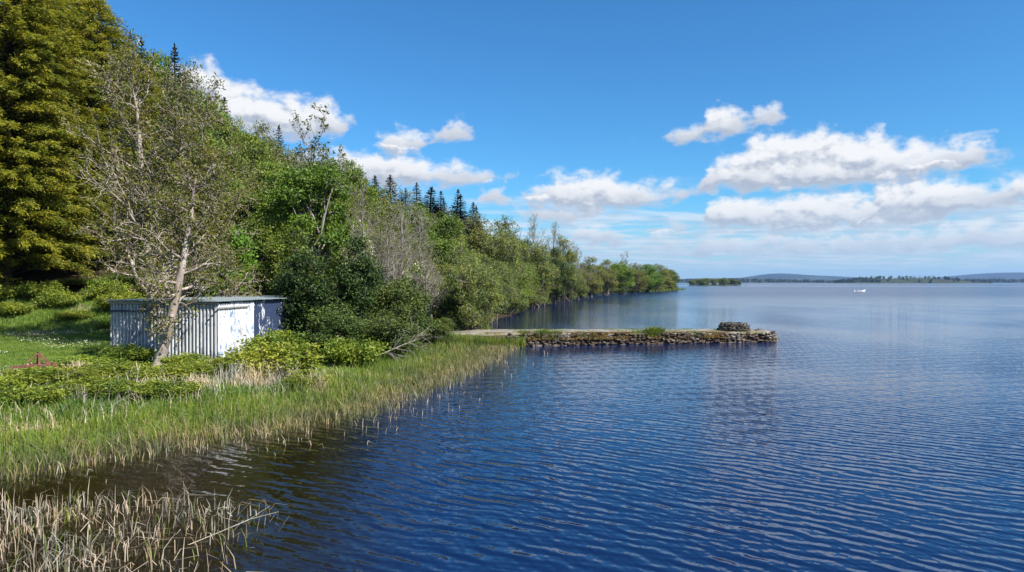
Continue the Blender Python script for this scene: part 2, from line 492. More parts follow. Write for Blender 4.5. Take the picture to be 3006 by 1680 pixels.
def water_mat():
    m, t = new_mat('lake_water')
    g = t.n('ShaderNodeNewGeometry')
    pos = g.outputs['Position']
    X, Y = t.xyz(pos)[:2]
    # wind: patches of stronger and weaker ripple, smooth lanes far out, lee of the wooded bank
    gust = t.noise(t.v('MULTIPLY', pos, (1.0, 0.55, 0.0)), 0.085, 3.0, 0.5, '2D')
    lane = t.noise(t.v('MULTIPLY', pos, (0.28, 1.0, 0.0)), 0.009, 3.0, 0.55, '2D')
    lane = t.ss(lane, 0.50, 0.62)
    farw = t.ss(Y, 90.0, 300.0)
    calm = t.m('MULTIPLY', lane, farw)
    lanes = t.m('SUBTRACT', 1.0, t.m('MULTIPLY', calm, 0.7))
    # far out the single ripples give way to a fine sheen
    far2 = t.m('MULTIPLY', t.ss(Y, 9.0, 40.0, 1.22, 0.85), t.ss(Y, 60.0, 220.0, 1.0, 0.12))
    lee = t.ss(t.m('MULTIPLY_ADD', Y, -0.06, X), -9.0, 2.0, 0.38, 1.0)
    amp = t.m('MULTIPLY', t.m('MULTIPLY', t.ss(gust, 0.30, 0.70, 0.50, 1.30), lanes), t.m('MULTIPLY', lee, far2))
    rgh = t.m('SUBTRACT', t.ss(Y, 60.0, 220.0, 0.03, 0.22), t.m('MULTIPLY', calm, 0.09))
    bend = t.noise(pos, 0.33, 2.0, 0.5, '2D', 'Fac')
    bend2 = t.noise(t.v('ADD', pos, (31.0, 7.0, 0.0)), 1.1, 2.0, 0.5, '2D', 'Fac')
    ph0 = t.m('MULTIPLY_ADD', bend2, 3.0, t.m('MULTIPLY', bend, 14.0))
    rr = random.Random(5)
    acc = None
    for lam, da, s in ((0.70, 14, 0.014), (0.45, -8, 0.036), (0.345, 3, 0.058), (0.285, 14, 0.046), (0.232, -16, 0.036), (0.185, 6, 0.028), (0.15, 24, 0.022), (0.12, -30, 0.022)):
        a = R(53.0 + da)
        k = 2 * math.pi / lam
        ph = t.v('DOT_PRODUCT', pos, (math.cos(a) * k, math.sin(a) * k, 0.0))
        ph = t.m('ADD', ph, t.m('MULTIPLY_ADD', ph0, rr.uniform(0.5, 1.2), rr.uniform(0, 6.28)))
        c = t.m('COSINE', ph)
        vv = t.v('SCALE', (math.cos(a) * s, math.sin(a) * s, 0.0), scale=c)
        acc = vv if acc is None else t.v('ADD', acc, vv)
    fine = t.noise(t.v('MULTIPLY', pos, (1.0, 1.4, 0.0)), 7.5, 3.0, 0.6, '2D', 'Color')
    fine = t.v('MULTIPLY', t.v('SUBTRACT', fine, (0.5, 0.5, 0.5)), (0.12, 0.15, 0.0))
    acc = t.v('ADD', acc, fine)
    slope = t.v('SCALE', acc, scale=amp)
    nrmv = t.v('NORMALIZE', t.v('ADD', slope, (0.0, 0.0, 1.0)))
    p = t.n('ShaderNodeBsdfPrincipled')
    deep = t.ss(t.m('MULTIPLY_ADD', Y, 0.19, X), -1.6, 0.9)
    t.l(t.mixc(deep, (0.009, 0.0062, 0.0028), (0.003, 0.0125, 0.048)), p.inputs['Base Color'])
    t.l(rgh, p.inputs['Roughness'])
    p.inputs['IOR'].default_value = 1.333
    t.l(nrmv, p.inputs['Normal'])
    finish(t, p.outputs[0])
    return m


M['water'] = water_mat()

# ------------------------------------------------------------------ lake
lake = obj('lake_water', make_mesh('lake_water', [(-9200, -350, 0), (9200, -350, 0), (9200, 9400, 0), (-9200, 9400, 0)], quads=[(0, 1, 2, 3)], mats=(M['water'],)))
tag(lake, 'blue rippled lake water stretching to the far shore', 'water', kind='structure')

# ------------------------------------------------------------------ terrain
SHORE = np.array([(-60, -12), (-30, 3), (-18, 9.5), (-10, 13.4), (-8.3, 16), (-6.2, 18.1), (-4.6, 20.9), (-3.3, 26), (-2.2, 31), (-1.2, 37), (-0.4, 42),
                  (-1.5, 48), (-4.5, 53), (-5, 58), (-3.6, 64), (-1.5, 72), (0, 80), (1.5, 92), (2.5, 103), (8, 140), (18, 190), (29.5, 239), (48, 268),
                  (68, 300), (86, 345), (90, 368), (84, 385), (50, 420), (-100, 480), (-400, 520), (-400, -200), (-60, -60)], dtype=float)


def sdist(x, y):
    """signed distance to the shoreline, positive on land"""
    x = np.asarray(x, float)
    y = np.asarray(y, float)
    best = np.full(x.shape, 1e9)
    inside = np.zeros(x.shape, bool)
    n = len(SHORE)
    for i in range(n):
        ax, ay = SHORE[i]
        bx, by = SHORE[(i + 1) % n]
        ex, ey = bx - ax, by - ay
        tt = np.clip(((x - ax) * ex + (y - ay) * ey) / (ex * ex + ey * ey), 0, 1)
        best = np.minimum(best, np.hypot(x - ax - tt * ex, y - ay - tt * ey))
        cond = ((ay > y) != (by > y))
        xi = ax + (y - ay) / (ey if ey else 1e-9) * ex
        inside ^= cond & (x < xi)
    return np.where(inside, best, -best)


def sst(v, lo, hi):
    u = np.clip((v - lo) / (hi - lo), 0, 1)
    return u * u * (3 - 2 * u)


def wobble(x, y):
    return 0.10 * np.sin(x * 0.9 + 0.4 * y) * np.sin(y * 0.7 - 0.3 * x) + 0.06 * np.sin(x * 2.3 + 1.1) * np.sin(y * 1.9)


def ground_z(x, y):
    x = np.asarray(x, float)
    y = np.asarray(y, float)
    d = sdist(x, y)
    land = np.interp(d, [0, 1.5, 4, 7, 12, 20], [0, 0.12, 0.45, 0.72, 0.80, 1.0])
    land = land + wobble(x, y) * sst(d, 1, 8) * 0.4
    hill = sst(y, 41, 55) * np.interp(d, [3, 10, 40, 90], [0, 0.8, 7.0, 10.0])
    bank = 1.2 * sst(y, 38.5, 44) * sst(-x, 12, 17)
    low = np.interp(y, [160, 240], [1.0, 0.35])
    z = np.where(d < 0, np.maximum(-1.6, 0.3 * d), land + (hill + bank) * low)
    return z


def gz(x, y):
    return float(ground_z(np.array([x]), np.array([y]))[0])


gx = np.concatenate([np.linspace(-300, -90, 12)[:-1], np.linspace(-90, -40, 18)[:-1], np.linspace(-40, 12, 131)[:-1], np.linspace(12, 110, 50)])
gy = np.concatenate([np.linspace(-60, 6, 14)[:-1], np.linspace(6, 62, 141)[:-1], np.linspace(62, 500, 220)])
GX, GY = np.meshgrid(gx, gy)
GZ = ground_z(GX.ravel(), GY.ravel())
nx, ny = len(gx), len(gy)
ii = np.arange(nx * ny).reshape(ny, nx)
gq = np.stack([ii[:-1, :-1], ii[:-1, 1:], ii[1:, 1:], ii[1:, :-1]], -1).reshape(-1, 4)
gm = make_mesh('ground', np.stack([GX.ravel(), GY.ravel(), GZ], -1), quads=gq, mats=(M['ground'],), smooth=True)
gd = sdist(GX.ravel(), GY.ravel())
lit_attr = gm.attributes.new('litter', 'FLOAT', 'POINT')
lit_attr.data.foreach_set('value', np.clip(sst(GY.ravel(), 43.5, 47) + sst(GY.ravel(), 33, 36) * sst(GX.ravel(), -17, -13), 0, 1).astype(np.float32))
mud_attr = gm.attributes.new('mud', 'FLOAT', 'POINT')
mud_attr.data.foreach_set('value', sst(-gd, -2.0, -0.2).astype(np.float32))
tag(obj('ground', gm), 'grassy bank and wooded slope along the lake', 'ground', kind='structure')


# ------------------------------------------------------------------ plant prototypes
def grow(rng, p, d, length, rad, level, P, paths, tips):
    seg = P['seg'][level]
    pts = [p.copy()]
    dirs = [d.copy()]
    for i in range(seg):
        wv = P['wig'][level]
        d = Vector((d.x + rng.gauss(0, wv), d.y + rng.gauss(0, wv), d.z + rng.gauss(0, wv) + P['up'][level])).normalized()
        p = p + d * (length / seg)
        pts.append(p.copy())
        dirs.append(d.copy())
    tap = P['taper'][level]
    radii = [max(P['rmin'], rad * (1 - (1 - tap) * i / seg)) for i in range(seg + 1)]
    paths.append((pts, radii, P['sides'][level]))
    if level + 1 >= P['levels']:
        tips.append((pts, dirs[-1]))
        return
    n = P['n'][level]
    a0 = rng.uniform(0, 6.28)
    for k in range(n):
        tt = P['t0'][level] + (1 - P['t0'][level]) * (k + rng.uniform(0.1, 0.9)) / n
        f = tt * seg
        i = min(int(f), seg - 1)
        q = pts[i].lerp(pts[i + 1], f - i)
        ax = dirs[i + 1]
        side = ax.orthogonal().normalized()
        side.rotate(Matrix.Rotation(a0 + k * 2.4 + rng.uniform(-0.4, 0.4), 3, ax))
        ang = R(P['ang'][level] + rng.uniform(-12, 12))
        nd = (ax * math.cos(ang) + side * math.sin(ang)).normalized()
        ln = length * P['len'][level] * rng.uniform(0.7, 1.25) * (1.15 - 0.55 * tt)
        r0 = radii[i] * P['rad'][level] * rng.uniform(0.8, 1.1)
        grow(rng, q, nd, ln, r0, level + 1, P, paths, tips)
    # the leader goes on
    tips.append((pts, dirs[-1]))


def leaves_at(rng, C, spread, per, L, W, up=0.5):
    """rng numpy; C (n,3) cluster centres"""
    n = len(C) * per
    c = np.repeat(C, per, axis=0) + rng.normal(size=(n, 3)) * spread
    N = nrm(rng.normal(size=(n, 3)) + np.array([0, 0, up]))
    A = rand_dirs(rng, n)
    s = rng.uniform(0.65, 1.3, n)
    return leaf_quads(c, A, N, L * s, W * s)


def lobed(seed, H, W, base, n_lobes, lobe_r, n_cl, per, L, cl_r, twig=0.006, dome=1.0, stems=1, up=0.6, wid=0.55, twigs=True, top_heavy=0.5):
    """broadleaf plant: trunk and limbs, foliage in clusters on many lobes; returns (wood V,Q),(leaf V,Q)"""
    rng = np.random.default_rng(seed)
    pr = random.Random(seed)
    paths = []
    cz0, cz1 = base * H, H
    lobes = []
    for k in range(n_lobes):
        for _ in range(50):
            q = rng.uniform(-1, 1, 3)
            if np.dot(q, q) < 1:
                break
        q = q * np.array([1, 1, 1])
        r = lobe_r * W * rng.uniform(0.7, 1.3)
        u = (q[2] + 1) / 2
        prof = math.sin(math.pi * min(1, max(0.06, u ** top_heavy * 0.92 + 0.06))) ** 0.6
        x = q[0] * (W * 0.5 - r * 0.7) * (0.35 + 0.65 * prof)
        y = q[1] * (W * 0.5 - r * 0.7) * (0.35 + 0.65 * prof)
        z = cz0 + r * 0.6 + u * (cz1 - cz0 - r * 1.3)
        lobes.append((np.array([x, y, z]), r))
    # trunks
    tr = 0.018 * H + 0.03
    tops = []
    for s in range(stems):
        off = Vector((pr.uniform(-1, 1), pr.uniform(-1, 1), 0)) * (0.0 if stems == 1 else 0.09 * W)
        pts = [off.copy()]
        d = Vector((off.x * 0.6 / max(W, 1), off.y * 0.6 / max(W, 1), 1.0)).normalized()
        p = off.copy()
        for i in range(7):
            d = (d + Vector((pr.gauss(0, .07), pr.gauss(0, .07), 0.06))).normalized()
            p = p + d * (H * 0.86 / 7)
            pts.append(p.copy())
        rad = [tr / math.sqrt(stems) * (1.25 if i == 0 else 1 - 0.12 * i) for i in range(8)]
        paths.append((pts, rad, 7))
        tops.append(pts)
    cents, outs = [], []
    for c, r in lobes:
        pts = tops[pr.randrange(stems)]
        zt = max(0.12 * H, c[2] - 0.28 * H * pr.uniform(0.5, 1.3))
        i = min(6, max(0, int(zt / (H * 0.86) * 7)))
        a = pts[i]
        e = Vector(c)
        mid = a.lerp(e, 0.5) + Vector((pr.gauss(0, .05), pr.gauss(0, .05), -0.04)) * H * 0.6
        r0 = tr * 0.42 * (1 - 0.08 * i)
        paths.append(([a, a.lerp(mid, 0.5), mid, mid.lerp(e, 0.5), e], [r0, r0 * .85, r0 * .7, r0 * .5, r0 * .3], 5))
        dd = rand_dirs(rng, n_cl)
        dd[:, 2] = dd[:, 2] * 0.9 + 0.12
        cc = c + dd * r * rng.uniform(0.72, 1.08, (n_cl, 1)) * np.array([1, 1, 0.85 * dome])
        cc[:, 2] = np.maximum(cc[:, 2], 0.12)
        cents.append(cc)
        outs.append(dd)
        if twigs:
            for q in cc[::2]:
                qv = Vector(q)
                m = e.lerp(qv, 0.55) + Vector((0, 0, -0.12 * r))
                paths.append(([e, m, qv + (qv - e) * 0.12], [r0 * .28 + twig, twig * 1.3, twig], 3))
    C = np.concatenate(cents)
    O = np.repeat(np.concatenate(outs), per, axis=0)
    n = len(C) * per
    c = np.repeat(C, per, axis=0) + rng.normal(size=(n, 3)) * cl_r * np.array([1, 1, 0.75])
    c[:, 2] = np.maximum(c[:, 2], 0.05)
    N = nrm(rng.normal(size=(n, 3)) * 0.75 + O * 0.7 + np.array([0, 0, up]))
    A = rand_dirs(rng, n)
    s = rng.uniform(0.6, 1.35, n)
    return tubes(paths), leaf_quads(c, A, N, L * s, L * wid * s), (C, H)


def bare_tree(seed, H, spread=1.0, leafy=3, L=0.11, n1=15, up=0.10, stems=None, rad=None, n2=7, n3=5, levels=4, t0=0.22, twig=0.008, ang=48, gnarl=False, tuft=0.10):
    rng = random.Random(seed)
    nr = np.random.default_rng(seed)
    paths, tips = [], []
    P = dict(seg=[9, 6, 4, 3], wig=[0.05, 0.17, 0.24, 0.28] if not gnarl else [0.025, 0.24, 0.32, 0.34], up=[0.10 if gnarl else 0.03, up, up * 0.9, up], taper=[0.25, 0.3, 0.35, 0.5], rmin=twig, sides=[9, 6, 4, 3], levels=levels,
             n=[n1, n2, n3, 0], t0=[t0, 0.2, 0.15, 0], ang=[ang, 44, 46, 40], len=[0.40 * spread, 0.46, 0.5, 0.5], rad=[0.42, 0.5, 0.55, 0.6] if not gnarl else [0.46, 0.6, 0.66, 0.6])
    for (p0, d0, ln, r0) in (stems or [(Vector((0, 0, -0.3)), Vector((0, 0, 1)), H * 0.92, rad or 0.016 * H + 0.03)]):
        grow(rng, p0, d0.normalized(), ln, r0, 0, P, paths, tips)
    V, Q = tubes(paths)
    C = np.array([tuple(t[0][-1]) for t in tips] + [tuple(t[0][len(t[0]) // 2 + 1]) for t in tips if rng.random() < 0.5])
    lv = leaves_at(nr, C, tuft, leafy, L, L * 0.5, 0.4) if leafy else None
    return (V, Q), lv, tips


def spruce(seed, H, W):
    rng = np.random.default_rng(seed)
    cs, as_, ns, ls, ws = [], [], [], [], []
    paths = [([Vector((0, 0, H * i / 6)) for i in range(7)], [0.012 * H * (1 - i / 6.6) + 0.015 for i in range(7)], 6)]
    z = 0.10 * H
    while z < H * 0.985:
        u = z / H
        nb = rng.integers(5, 9)
        a0 = rng.uniform(0, 6.28)
        for b in range(nb):
            a = a0 + b * 2 * np.pi / nb + rng.normal(0, 0.3)
            ln = W * 0.5 * (1 - u) ** 0.85 * rng.uniform(0.7, 1.18) + 0.05
            rise = np.interp(u, [0, 0.5, 0.8, 1], [-0.45, -0.22, 0.05, 0.6])
            d = nrm(np.array([np.cos(a), np.sin(a), rise]))
            st = np.array([0, 0, z + rng.uniform(-0.2, 0.2) * (1 - u) - 0.02])
            tip = st + d * ln + np.array([0, 0, ln * 0.12])
            paths.append(([Vector(st), Vector((st + tip) / 2 - np.array([0, 0, .04 * ln])), Vector(tip)], [0.03 * (1 - u) + .01, .015, .006], 3))
            k = max(5, int(ln * 11))
            for j in range(k):
                f = 0.12 + 0.88 * (j + rng.random()) / k
                q = st + (tip - st) * f
                side = np.array([-np.sin(a), np.cos(a), 0]) * (1 if j % 2 else -1)
                ax = nrm(d * 0.75 + side * rng.uniform(0.35, 0.9) + np.array([0, 0, rng.uniform(-0.75, 0.05)]))
                L = (0.30 + 0.34 * (1 - f) * min(ln, 1.6)) * rng.uniform(0.7, 1.4) * min(1.0, 0.30 + 0.7 * ln)
                cs.append(q + ax * L * 0.45)
                as_.append(ax)
                ns.append(rng.normal(size=3) * 0.5 + np.array([0, 0, 1.0]))
                ls.append(L)
                ws.append(L * 0.42)
        z += 0.16 + 0.10 * (1 - u) + rng.uniform(0, 0.16)
    for j in range(14):                       # the leader
        zz = H * (0.965 + 0.035 * j / 14)
        ax = nrm(np.array([rng.normal(0, .35), rng.normal(0, .35), 1.0]))
        cs.append(np.array([0, 0, zz]) + ax * 0.1)
        as_.append(ax)
        ns.append(rng.normal(size=3))
        ls.append(0.34)
        ws.append(0.10)
    return tubes(paths), leaf_quads(np.array(cs), np.array(as_), nrm(np.array(ns)), np.array(ls), np.array(ws))


def cypress(seed, H, W, start=0.06):
    """tall golden cypress: arching boughs carrying flat feathery sprays"""
    rng = np.random.default_rng(seed)
    paths = [([Vector((0.05 * math.sin(i), 0.05 * math.cos(i * 1.7), H * i / 8)) for i in range(9)], [0.016 * H * (1 - i / 8.5) + 0.02 for i in range(9)], 8)]
    parts = []
    z = start * H
    up = np.array([0, 0, 1.0])
    while z < H * 0.985:
        u = z / H
        env = W * 0.5 * np.interp(u, [0, 0.12, 0.35, 0.7, 0.9, 1.0], [0.85, 0.98, 1.0, 0.74, 0.40, 0.06])
        nb = int(np.interp(u, [0, 0.6, 1], [12, 11, 7]))
        a0 = rng.uniform(0, 6.28)
        for b in range(nb):
            a = a0 + b * 2 * np.pi / nb + rng.normal(0, 0.22)
            ln = env * rng.uniform(0.70, 1.12)
            out = np.array([np.cos(a), np.sin(a), 0])
            side = np.array([-np.sin(a), np.cos(a), 0])
            st = np.array([0, 0, z + rng.uniform(-0.5, 0.5) * (1 - u)])
            lift = ln * rng.uniform(0.10, 0.36)
            droop = ln * rng.uniform(0.0, 0.16)

            def pt(f):
                f = np.asarray(f, float)[..., None]
                return st + out * (ln * f) + up * (lift * np.sin(f * 2.0) - droop * f * f)
            bp = pt(np.array([0, .4, .75, 1.0]))
            paths.append(([Vector(q) for q in bp], [.05 * (1 - u) + .02, .03, .018, .008], 3))
            k = max(12, int(ln * 7.6))
            f = 0.25 + 0.75 * ((np.arange(k) + rng.random(k)) / k) ** 0.75
            q = pt(f)
            tang = nrm(pt(np.minimum(1, f + 0.05)) - pt(f - 0.05))
            sg = np.where(np.arange(k) % 2, 1.0, -1.0)
            ax0 = nrm(tang * rng.uniform(0.7, 1.2, k)[:, None] + side * (sg * rng.uniform(0.25, 1.15, k) * (1.2 - f))[:, None] + up * rng.uniform(-0.12, 0.30, k)[:, None])
            pl = rng.uniform(0.34, 0.74, k) * (1.15 - 0.35 * f)
            sd = nrm(np.cross(ax0, up))
            G = 6
            ff = (np.arange(G) / (G - 1.0))[None, :, None]
            s2 = np.where(np.arange(G) % 2, 1.0, -1.0)[None, :, None]
            ax = nrm(ax0[:, None] + sd[:, None] * s2 * 0.8 * (1 - ff) + up * (-0.10 - 0.40 * ff) + rng.normal(0, 0.26, (k, G, 3)))
            l = pl[:, None, None] * (0.50 - 0.12 * ff) * rng.uniform(0.6, 1.3, (k, G, 1))
            C = q[:, None] + ax0[:, None] * pl[:, None, None] * ff * 0.8 + ax * l * 0.45 + up * (-0.10 * ff * pl[:, None, None] + 0.0) + rng.normal(0, 0.09, (k, G, 3))
            N = nrm(rng.normal(size=(k, G, 3)) * 0.40 + up * 0.75 + out * 0.8)
            parts.append((C.reshape(-1, 3), ax.reshape(-1, 3), N.reshape(-1, 3), l.ravel()))
        z += rng.uniform(0.14, 0.25)
    C, A, N, L = [np.concatenate([p[i] for p in parts]) for i in range(4)]
    return tubes(paths), leaf_quads(C, A, N, L, L * 0.33)


PROTO = {}


def reg(kind, H, W, wood, leaf, wmat, lmat, extra=()):
    wm = make_mesh(kind + '_trunk', wood[0], quads=wood[1], mats=(M[wmat],), smooth=True)
    lm = make_mesh(kind + '_crown', leaf[0], quads=leaf[1], mats=(M[lmat],)) if leaf is not None else None
    PROTO.setdefault(kind, []).append((H, W, wm, lm, extra))


def blossom_mesh(seed, C, H, share, per, spread, L):
    rng = np.random.default_rng(seed)
    sel = C[(rng.random(len(C)) < share)]
    V, Q = leaves_at(rng, sel, spread, per, L, L * 0.9, 0.8)
    return make_mesh('blossom', V, quads=Q, mats=(M['blossom'],))


for s in (11, 12, 13):
    wd, lf, cc = lobed(s, 10, 6.5, 0.04, 30, 0.15, 34, 13, 0.23, 0.24)
    reg('green', 10, 6.5, wd, lf, 'bark_brown', 'leaf_green')
wd, lf, cc = lobed(21, 11, 7.5, 0.22, 30, 0.13, 36, 15, 0.24, 0.24, stems=3, dome=0.6)
reg('sycamore', 11, 7.5, wd, lf, 'bark_grey', 'leaf_sycamore')
for s in (31, 32):
    wd, lf, cc = lobed(s, 10, 7.5, 0.02, 38, 0.13, 30, 12, 0.19, 0.20, stems=3, twig=0.020)
    reg('olive', 10, 7.5, wd, lf, 'bark_mid', 'leaf_olive')
for s in (41, 42, 43):
    wd, lf, cc = lobed(s, 7, 6.5, 0.02, 34, 0.14, 32, 13, 0.16, 0.18, stems=5, twig=0.016)
    reg('willow', 7, 6.5, wd, lf, 'bark_mid', 'leaf_willow')
for s in (51, 52):
    wd, lf, cc = lobed(s, 6, 3.2, 0.02, 26, 0.20, 40, 15, 0.15, 0.15, stems=1)
    reg('ivy', 6, 3.2, wd, lf, 'bark_dark', 'leaf_ivy')
for s in (61, 62):
    wd, lf, cc = lobed(s, 4, 4.0, 0.0, 24, 0.17, 40, 15, 0.13, 0.16, stems=3)
    reg('holly', 4, 4.0, wd, lf, 'bark_dark', 'leaf_holly')
for s in (71, 72):
    wd, lf, cc = lobed(s, 5, 4.0, 0.08, 22, 0.15, 30, 12, 0.16, 0.18, stems=2, twig=0.012)
    reg('hawthorn', 5, 4.0, wd, lf, 'bark_grey', 'leaf_green', (blossom_mesh(s, cc[0], 5, 0.34, 12, 0.16, 0.12),))
wd, lf, cc = lobed(81, 7, 3.6, 0.15, 16, 0.19, 34, 14, 0.26, 0.2, stems=1)
reg('chestnut', 7, 3.6, wd, lf, 'bark_brown', 'leaf_chestnut', (blossom_mesh(81, cc[0], 7, 0.06, 14, 0.10, 0.14),))
for s in (91, 92, 93):
    wd, lf, _ = bare_tree(s, 9, 1.0, 1, 0.12, n1=17, n2=8, n3=6, twig=0.011, up=0.12, ang=40)
    reg('bare', 9, 6.0, wd, lf, 'bark_grey', 'leaf_olive')
wd, lf, _ = bare_tree(95, 5, 1.1, 0, n1=16, n2=8, n3=6, twig=0.011, up=-0.07, t0=0.3)
reg('deadtwig', 5, 4.0, wd, None, 'dead_wood', 'leaf_olive')
for s in (97, 98):
    wd, lf, _ = bare_tree(s, 10, 1.0, 2, 0.22, n1=13, n2=6, n3=4, twig=0.014, up=0.12, ang=44, t0=0.3)
    reg('sparse', 10, 5.0, wd, lf, 'bark_grey', 'leaf_pale')
wd, lf, cc = lobed(99, 12, 5.5, 0.12, 30, 0.13, 30, 12, 0.17, 0.26, stems=1)
reg('birch', 12, 5.5, wd, lf, 'bark_brown', 'leaf_pale')
for s in (101, 102, 103, 104, 106):
    wd, lf = spruce(s, 14, 4.4)
    reg('spruce', 14, 4.4, wd, lf, 'bark_dark', 'needle_dark')
wd, lf = spruce(105, 14, 5.0)
reg('pale_conifer', 14, 5.0, wd, lf, 'bark_dark', 'needle_blue')
for s in (111, 112):
    wd, lf = cypress(s, 24, 10.5)
    reg('cypress', 24, 10.5, wd, lf, 'bark_dark', 'needle_gold')
for s in (121, 122, 123):
    wd, lf, cc = lobed(s, 1.2, 2.6, 0.0, 26, 0.12, 22, 10, 0.125, 0.12, stems=4, twig=0.004, top_heavy=0.7)
    reg('bramble', 1.2, 2.6, wd, lf, 'bark_dark', 'leaf_bramble')

NAMES = dict(green='broadleaf_tree', sycamore='sycamore_tree', olive='budding_tree', willow='willow_tree', ivy='ivy_clad_tree', holly='evergreen_bush', hawthorn='hawthorn_tree',
             chestnut='chestnut_tree', bare='bare_tree', deadtwig='dead_tree', sparse='young_ash_tree', birch='birch_tree', spruce='spruce_tree', pale_conifer='conifer_tree',
             cypress='cypress_tree', bramble='bramble_bush')
prnd = random.Random(99)
PLACED = []


def plant(kind, x, y, ztop, wdt, label, cat, group=None, variant=None, zbase=None, rz=None):
    zb = gz(x, y) if zbase is None else zbase
    zb = max(zb, -0.15)
    H, W, wm, lm, extra = PROTO[kind][prnd.randrange(len(PROTO[kind])) if variant is None else variant]
    h = max(ztop - zb, 0.4)
    sxy = wdt / W
    o = empty(NAMES[kind], (x, y, zb), prnd.uniform(0, 6.28) if rz is None else rz, (sxy, sxy, h / H))
    bush = kind in ('bramble', 'holly')
    obj('stem' if bush else 'trunk', wm, o)
    if lm is not None:
        obj('foliage' if bush else 'crown', lm, o)
    for e in extra:
        obj('blossom', e, o)
    tag(o, label, cat, group)
    PLACED.append((x, y, wdt))
    return o

# ------------------------------------------------------------------ the boathouse-like tin shed
CORN = Vector((-11.6, 26.8, 0))
UU = Vector((-0.985, 0.173, 0)).normalized()       # along the wall that faces the lake corner
VV = Vector((0.173, 0.985, 0)).normalized()        # along the wall that runs away
SH_L, SH_D = 4.65, 8.6
ZB, ZT = 0.55, 3.10


def sheet_mat(name, base, base2, under, amount, streak):
    """painted corrugated sheet, flaking down to an older coat"""
    m, t = new_mat(name)
    pos = t.n('ShaderNodeNewGeometry').outputs['Position']
    n1 = t.noise(t.v('MULTIPLY', pos, (1, 1, 0.25)), 13.0, 7.0, 0.7)
    n2 = t.noise(t.v('MULTIPLY', pos, (1, 1, 0.5)), 1.6, 3.0, 0.5)
    z = t.xyz(pos)[2]
    low = t.ss(z, 1.5, 0.6, 0.0, 0.10)
    f = t.ss(t.m('ADD', t.m('MULTIPLY_ADD', t.m('SUBTRACT', n2, 0.5), 0.5, n1), low), amount, amount + 0.04)
    n3 = t.noise(t.v('MULTIPLY', pos, (3, 3, 0.12)), 4.0, 4.0, 0.6)
    c = t.mixc(t.ss(n3, 0.35, 0.7), base, base2)
    c = t.mixc(f, c, under)
    rs = t.ss(t.noise(t.v('MULTIPLY', pos, (2, 2, 0.2)), 5.0, 5.0, 0.7), streak, streak + 0.1, 0.0, 0.8)
    c = t.mixc(rs, c, (0.11, 0.065, 0.04))
    p = t.n('ShaderNodeBsdfPrincipled')
    t.l(c, p.inputs['Base Color'])
    p.inputs['Roughness'].default_value = 0.55
    p.inputs['Specular IOR Level'].default_value = 0.35
    finish(t, p.outputs[0])
    return m


M['tin_grey'] = sheet_mat('tin_grey', (0.34, 0.35, 0.37), (0.52, 0.52, 0.53), (0.20, 0.21, 0.24), 0.56, 0.64)
M['tin_white'] = sheet_mat('tin_white', (0.64, 0.64, 0.63), (0.36, 0.36, 0.37), (0.13, 0.20, 0.31), 0.565, 0.60)
M['tin_blue_shaded'] = sheet_mat('tin_blue_shaded', (0.62, 0.63, 0.64), (0.42, 0.44, 0.48), (0.015, 0.028, 0.07), 0.38, 0.70)  # blue coat darkened to navy, the ivy tree's shade painted into it
M['tin_roof'] = sheet_mat('tin_roof', (0.14, 0.19, 0.195), (0.21, 0.26, 0.265), (0.22, 0.22, 0.22), 0.52, 0.58)


def corrugated(name, width, height, pitch, depth, mat, boxy=False, per=8):
    n = max(2, int(round(width / pitch * per)))
    x = np.linspace(0, width, n + 1)
    ph = 2 * np.pi * x / pitch
    y = np.sin(ph)
    if boxy:
        y = np.clip(y * 2.2, -1, 1)
    y = y * depth * 0.5
    V, Q = [], []
    th = 0.004
    for zz in (0.0, height):
        for off in (0, th):
            V += [(a, b + off, zz) for a, b in zip(x, y)]
    k = n + 1
    i = np.arange(n)
    Q += [np.stack([i, i + 1, i + 1 + 2 * k, i + 2 * k], -1), np.stack([i + 1 + k, i + k, i + 3 * k, i + 1 + 3 * k], -1),
          np.stack([i + 2 * k, i + 1 + 2 * k, i + 1 + 3 * k, i + 3 * k], -1), np.stack([i + k, i + 1 + k, i + 1, i], -1)]
    return make_mesh(name, V, quads=np.concatenate(Q), mats=(mat,), smooth=False)


def bm_box(size, loc=(0, 0, 0), bevel=0.0):
    bm = bmesh.new()
    bmesh.ops.create_cube(bm, size=1.0)
    for v in bm.verts:
        v.co = Vector((v.co.x * size[0] + loc[0], v.co.y * size[1] + loc[1], v.co.z * size[2] + loc[2]))
    if bevel:
        bmesh.ops.bevel(bm, geom=list(bm.edges), offset=bevel, segments=1, affect='EDGES')
    return bm


def bm_mesh(name, bm, mat):
    me = bpy.data.meshes.new(name)
    bm.to_mesh(me)
    bm.free()
    me.materials.append(mat)
    return me


shed = empty('tin_shed', (CORN.x, CORN.y, 0), 0)
tag(shed, 'corrugated tin shed with peeling white and blue paint behind the leaning tree', 'shed')
rngS = random.Random(3)
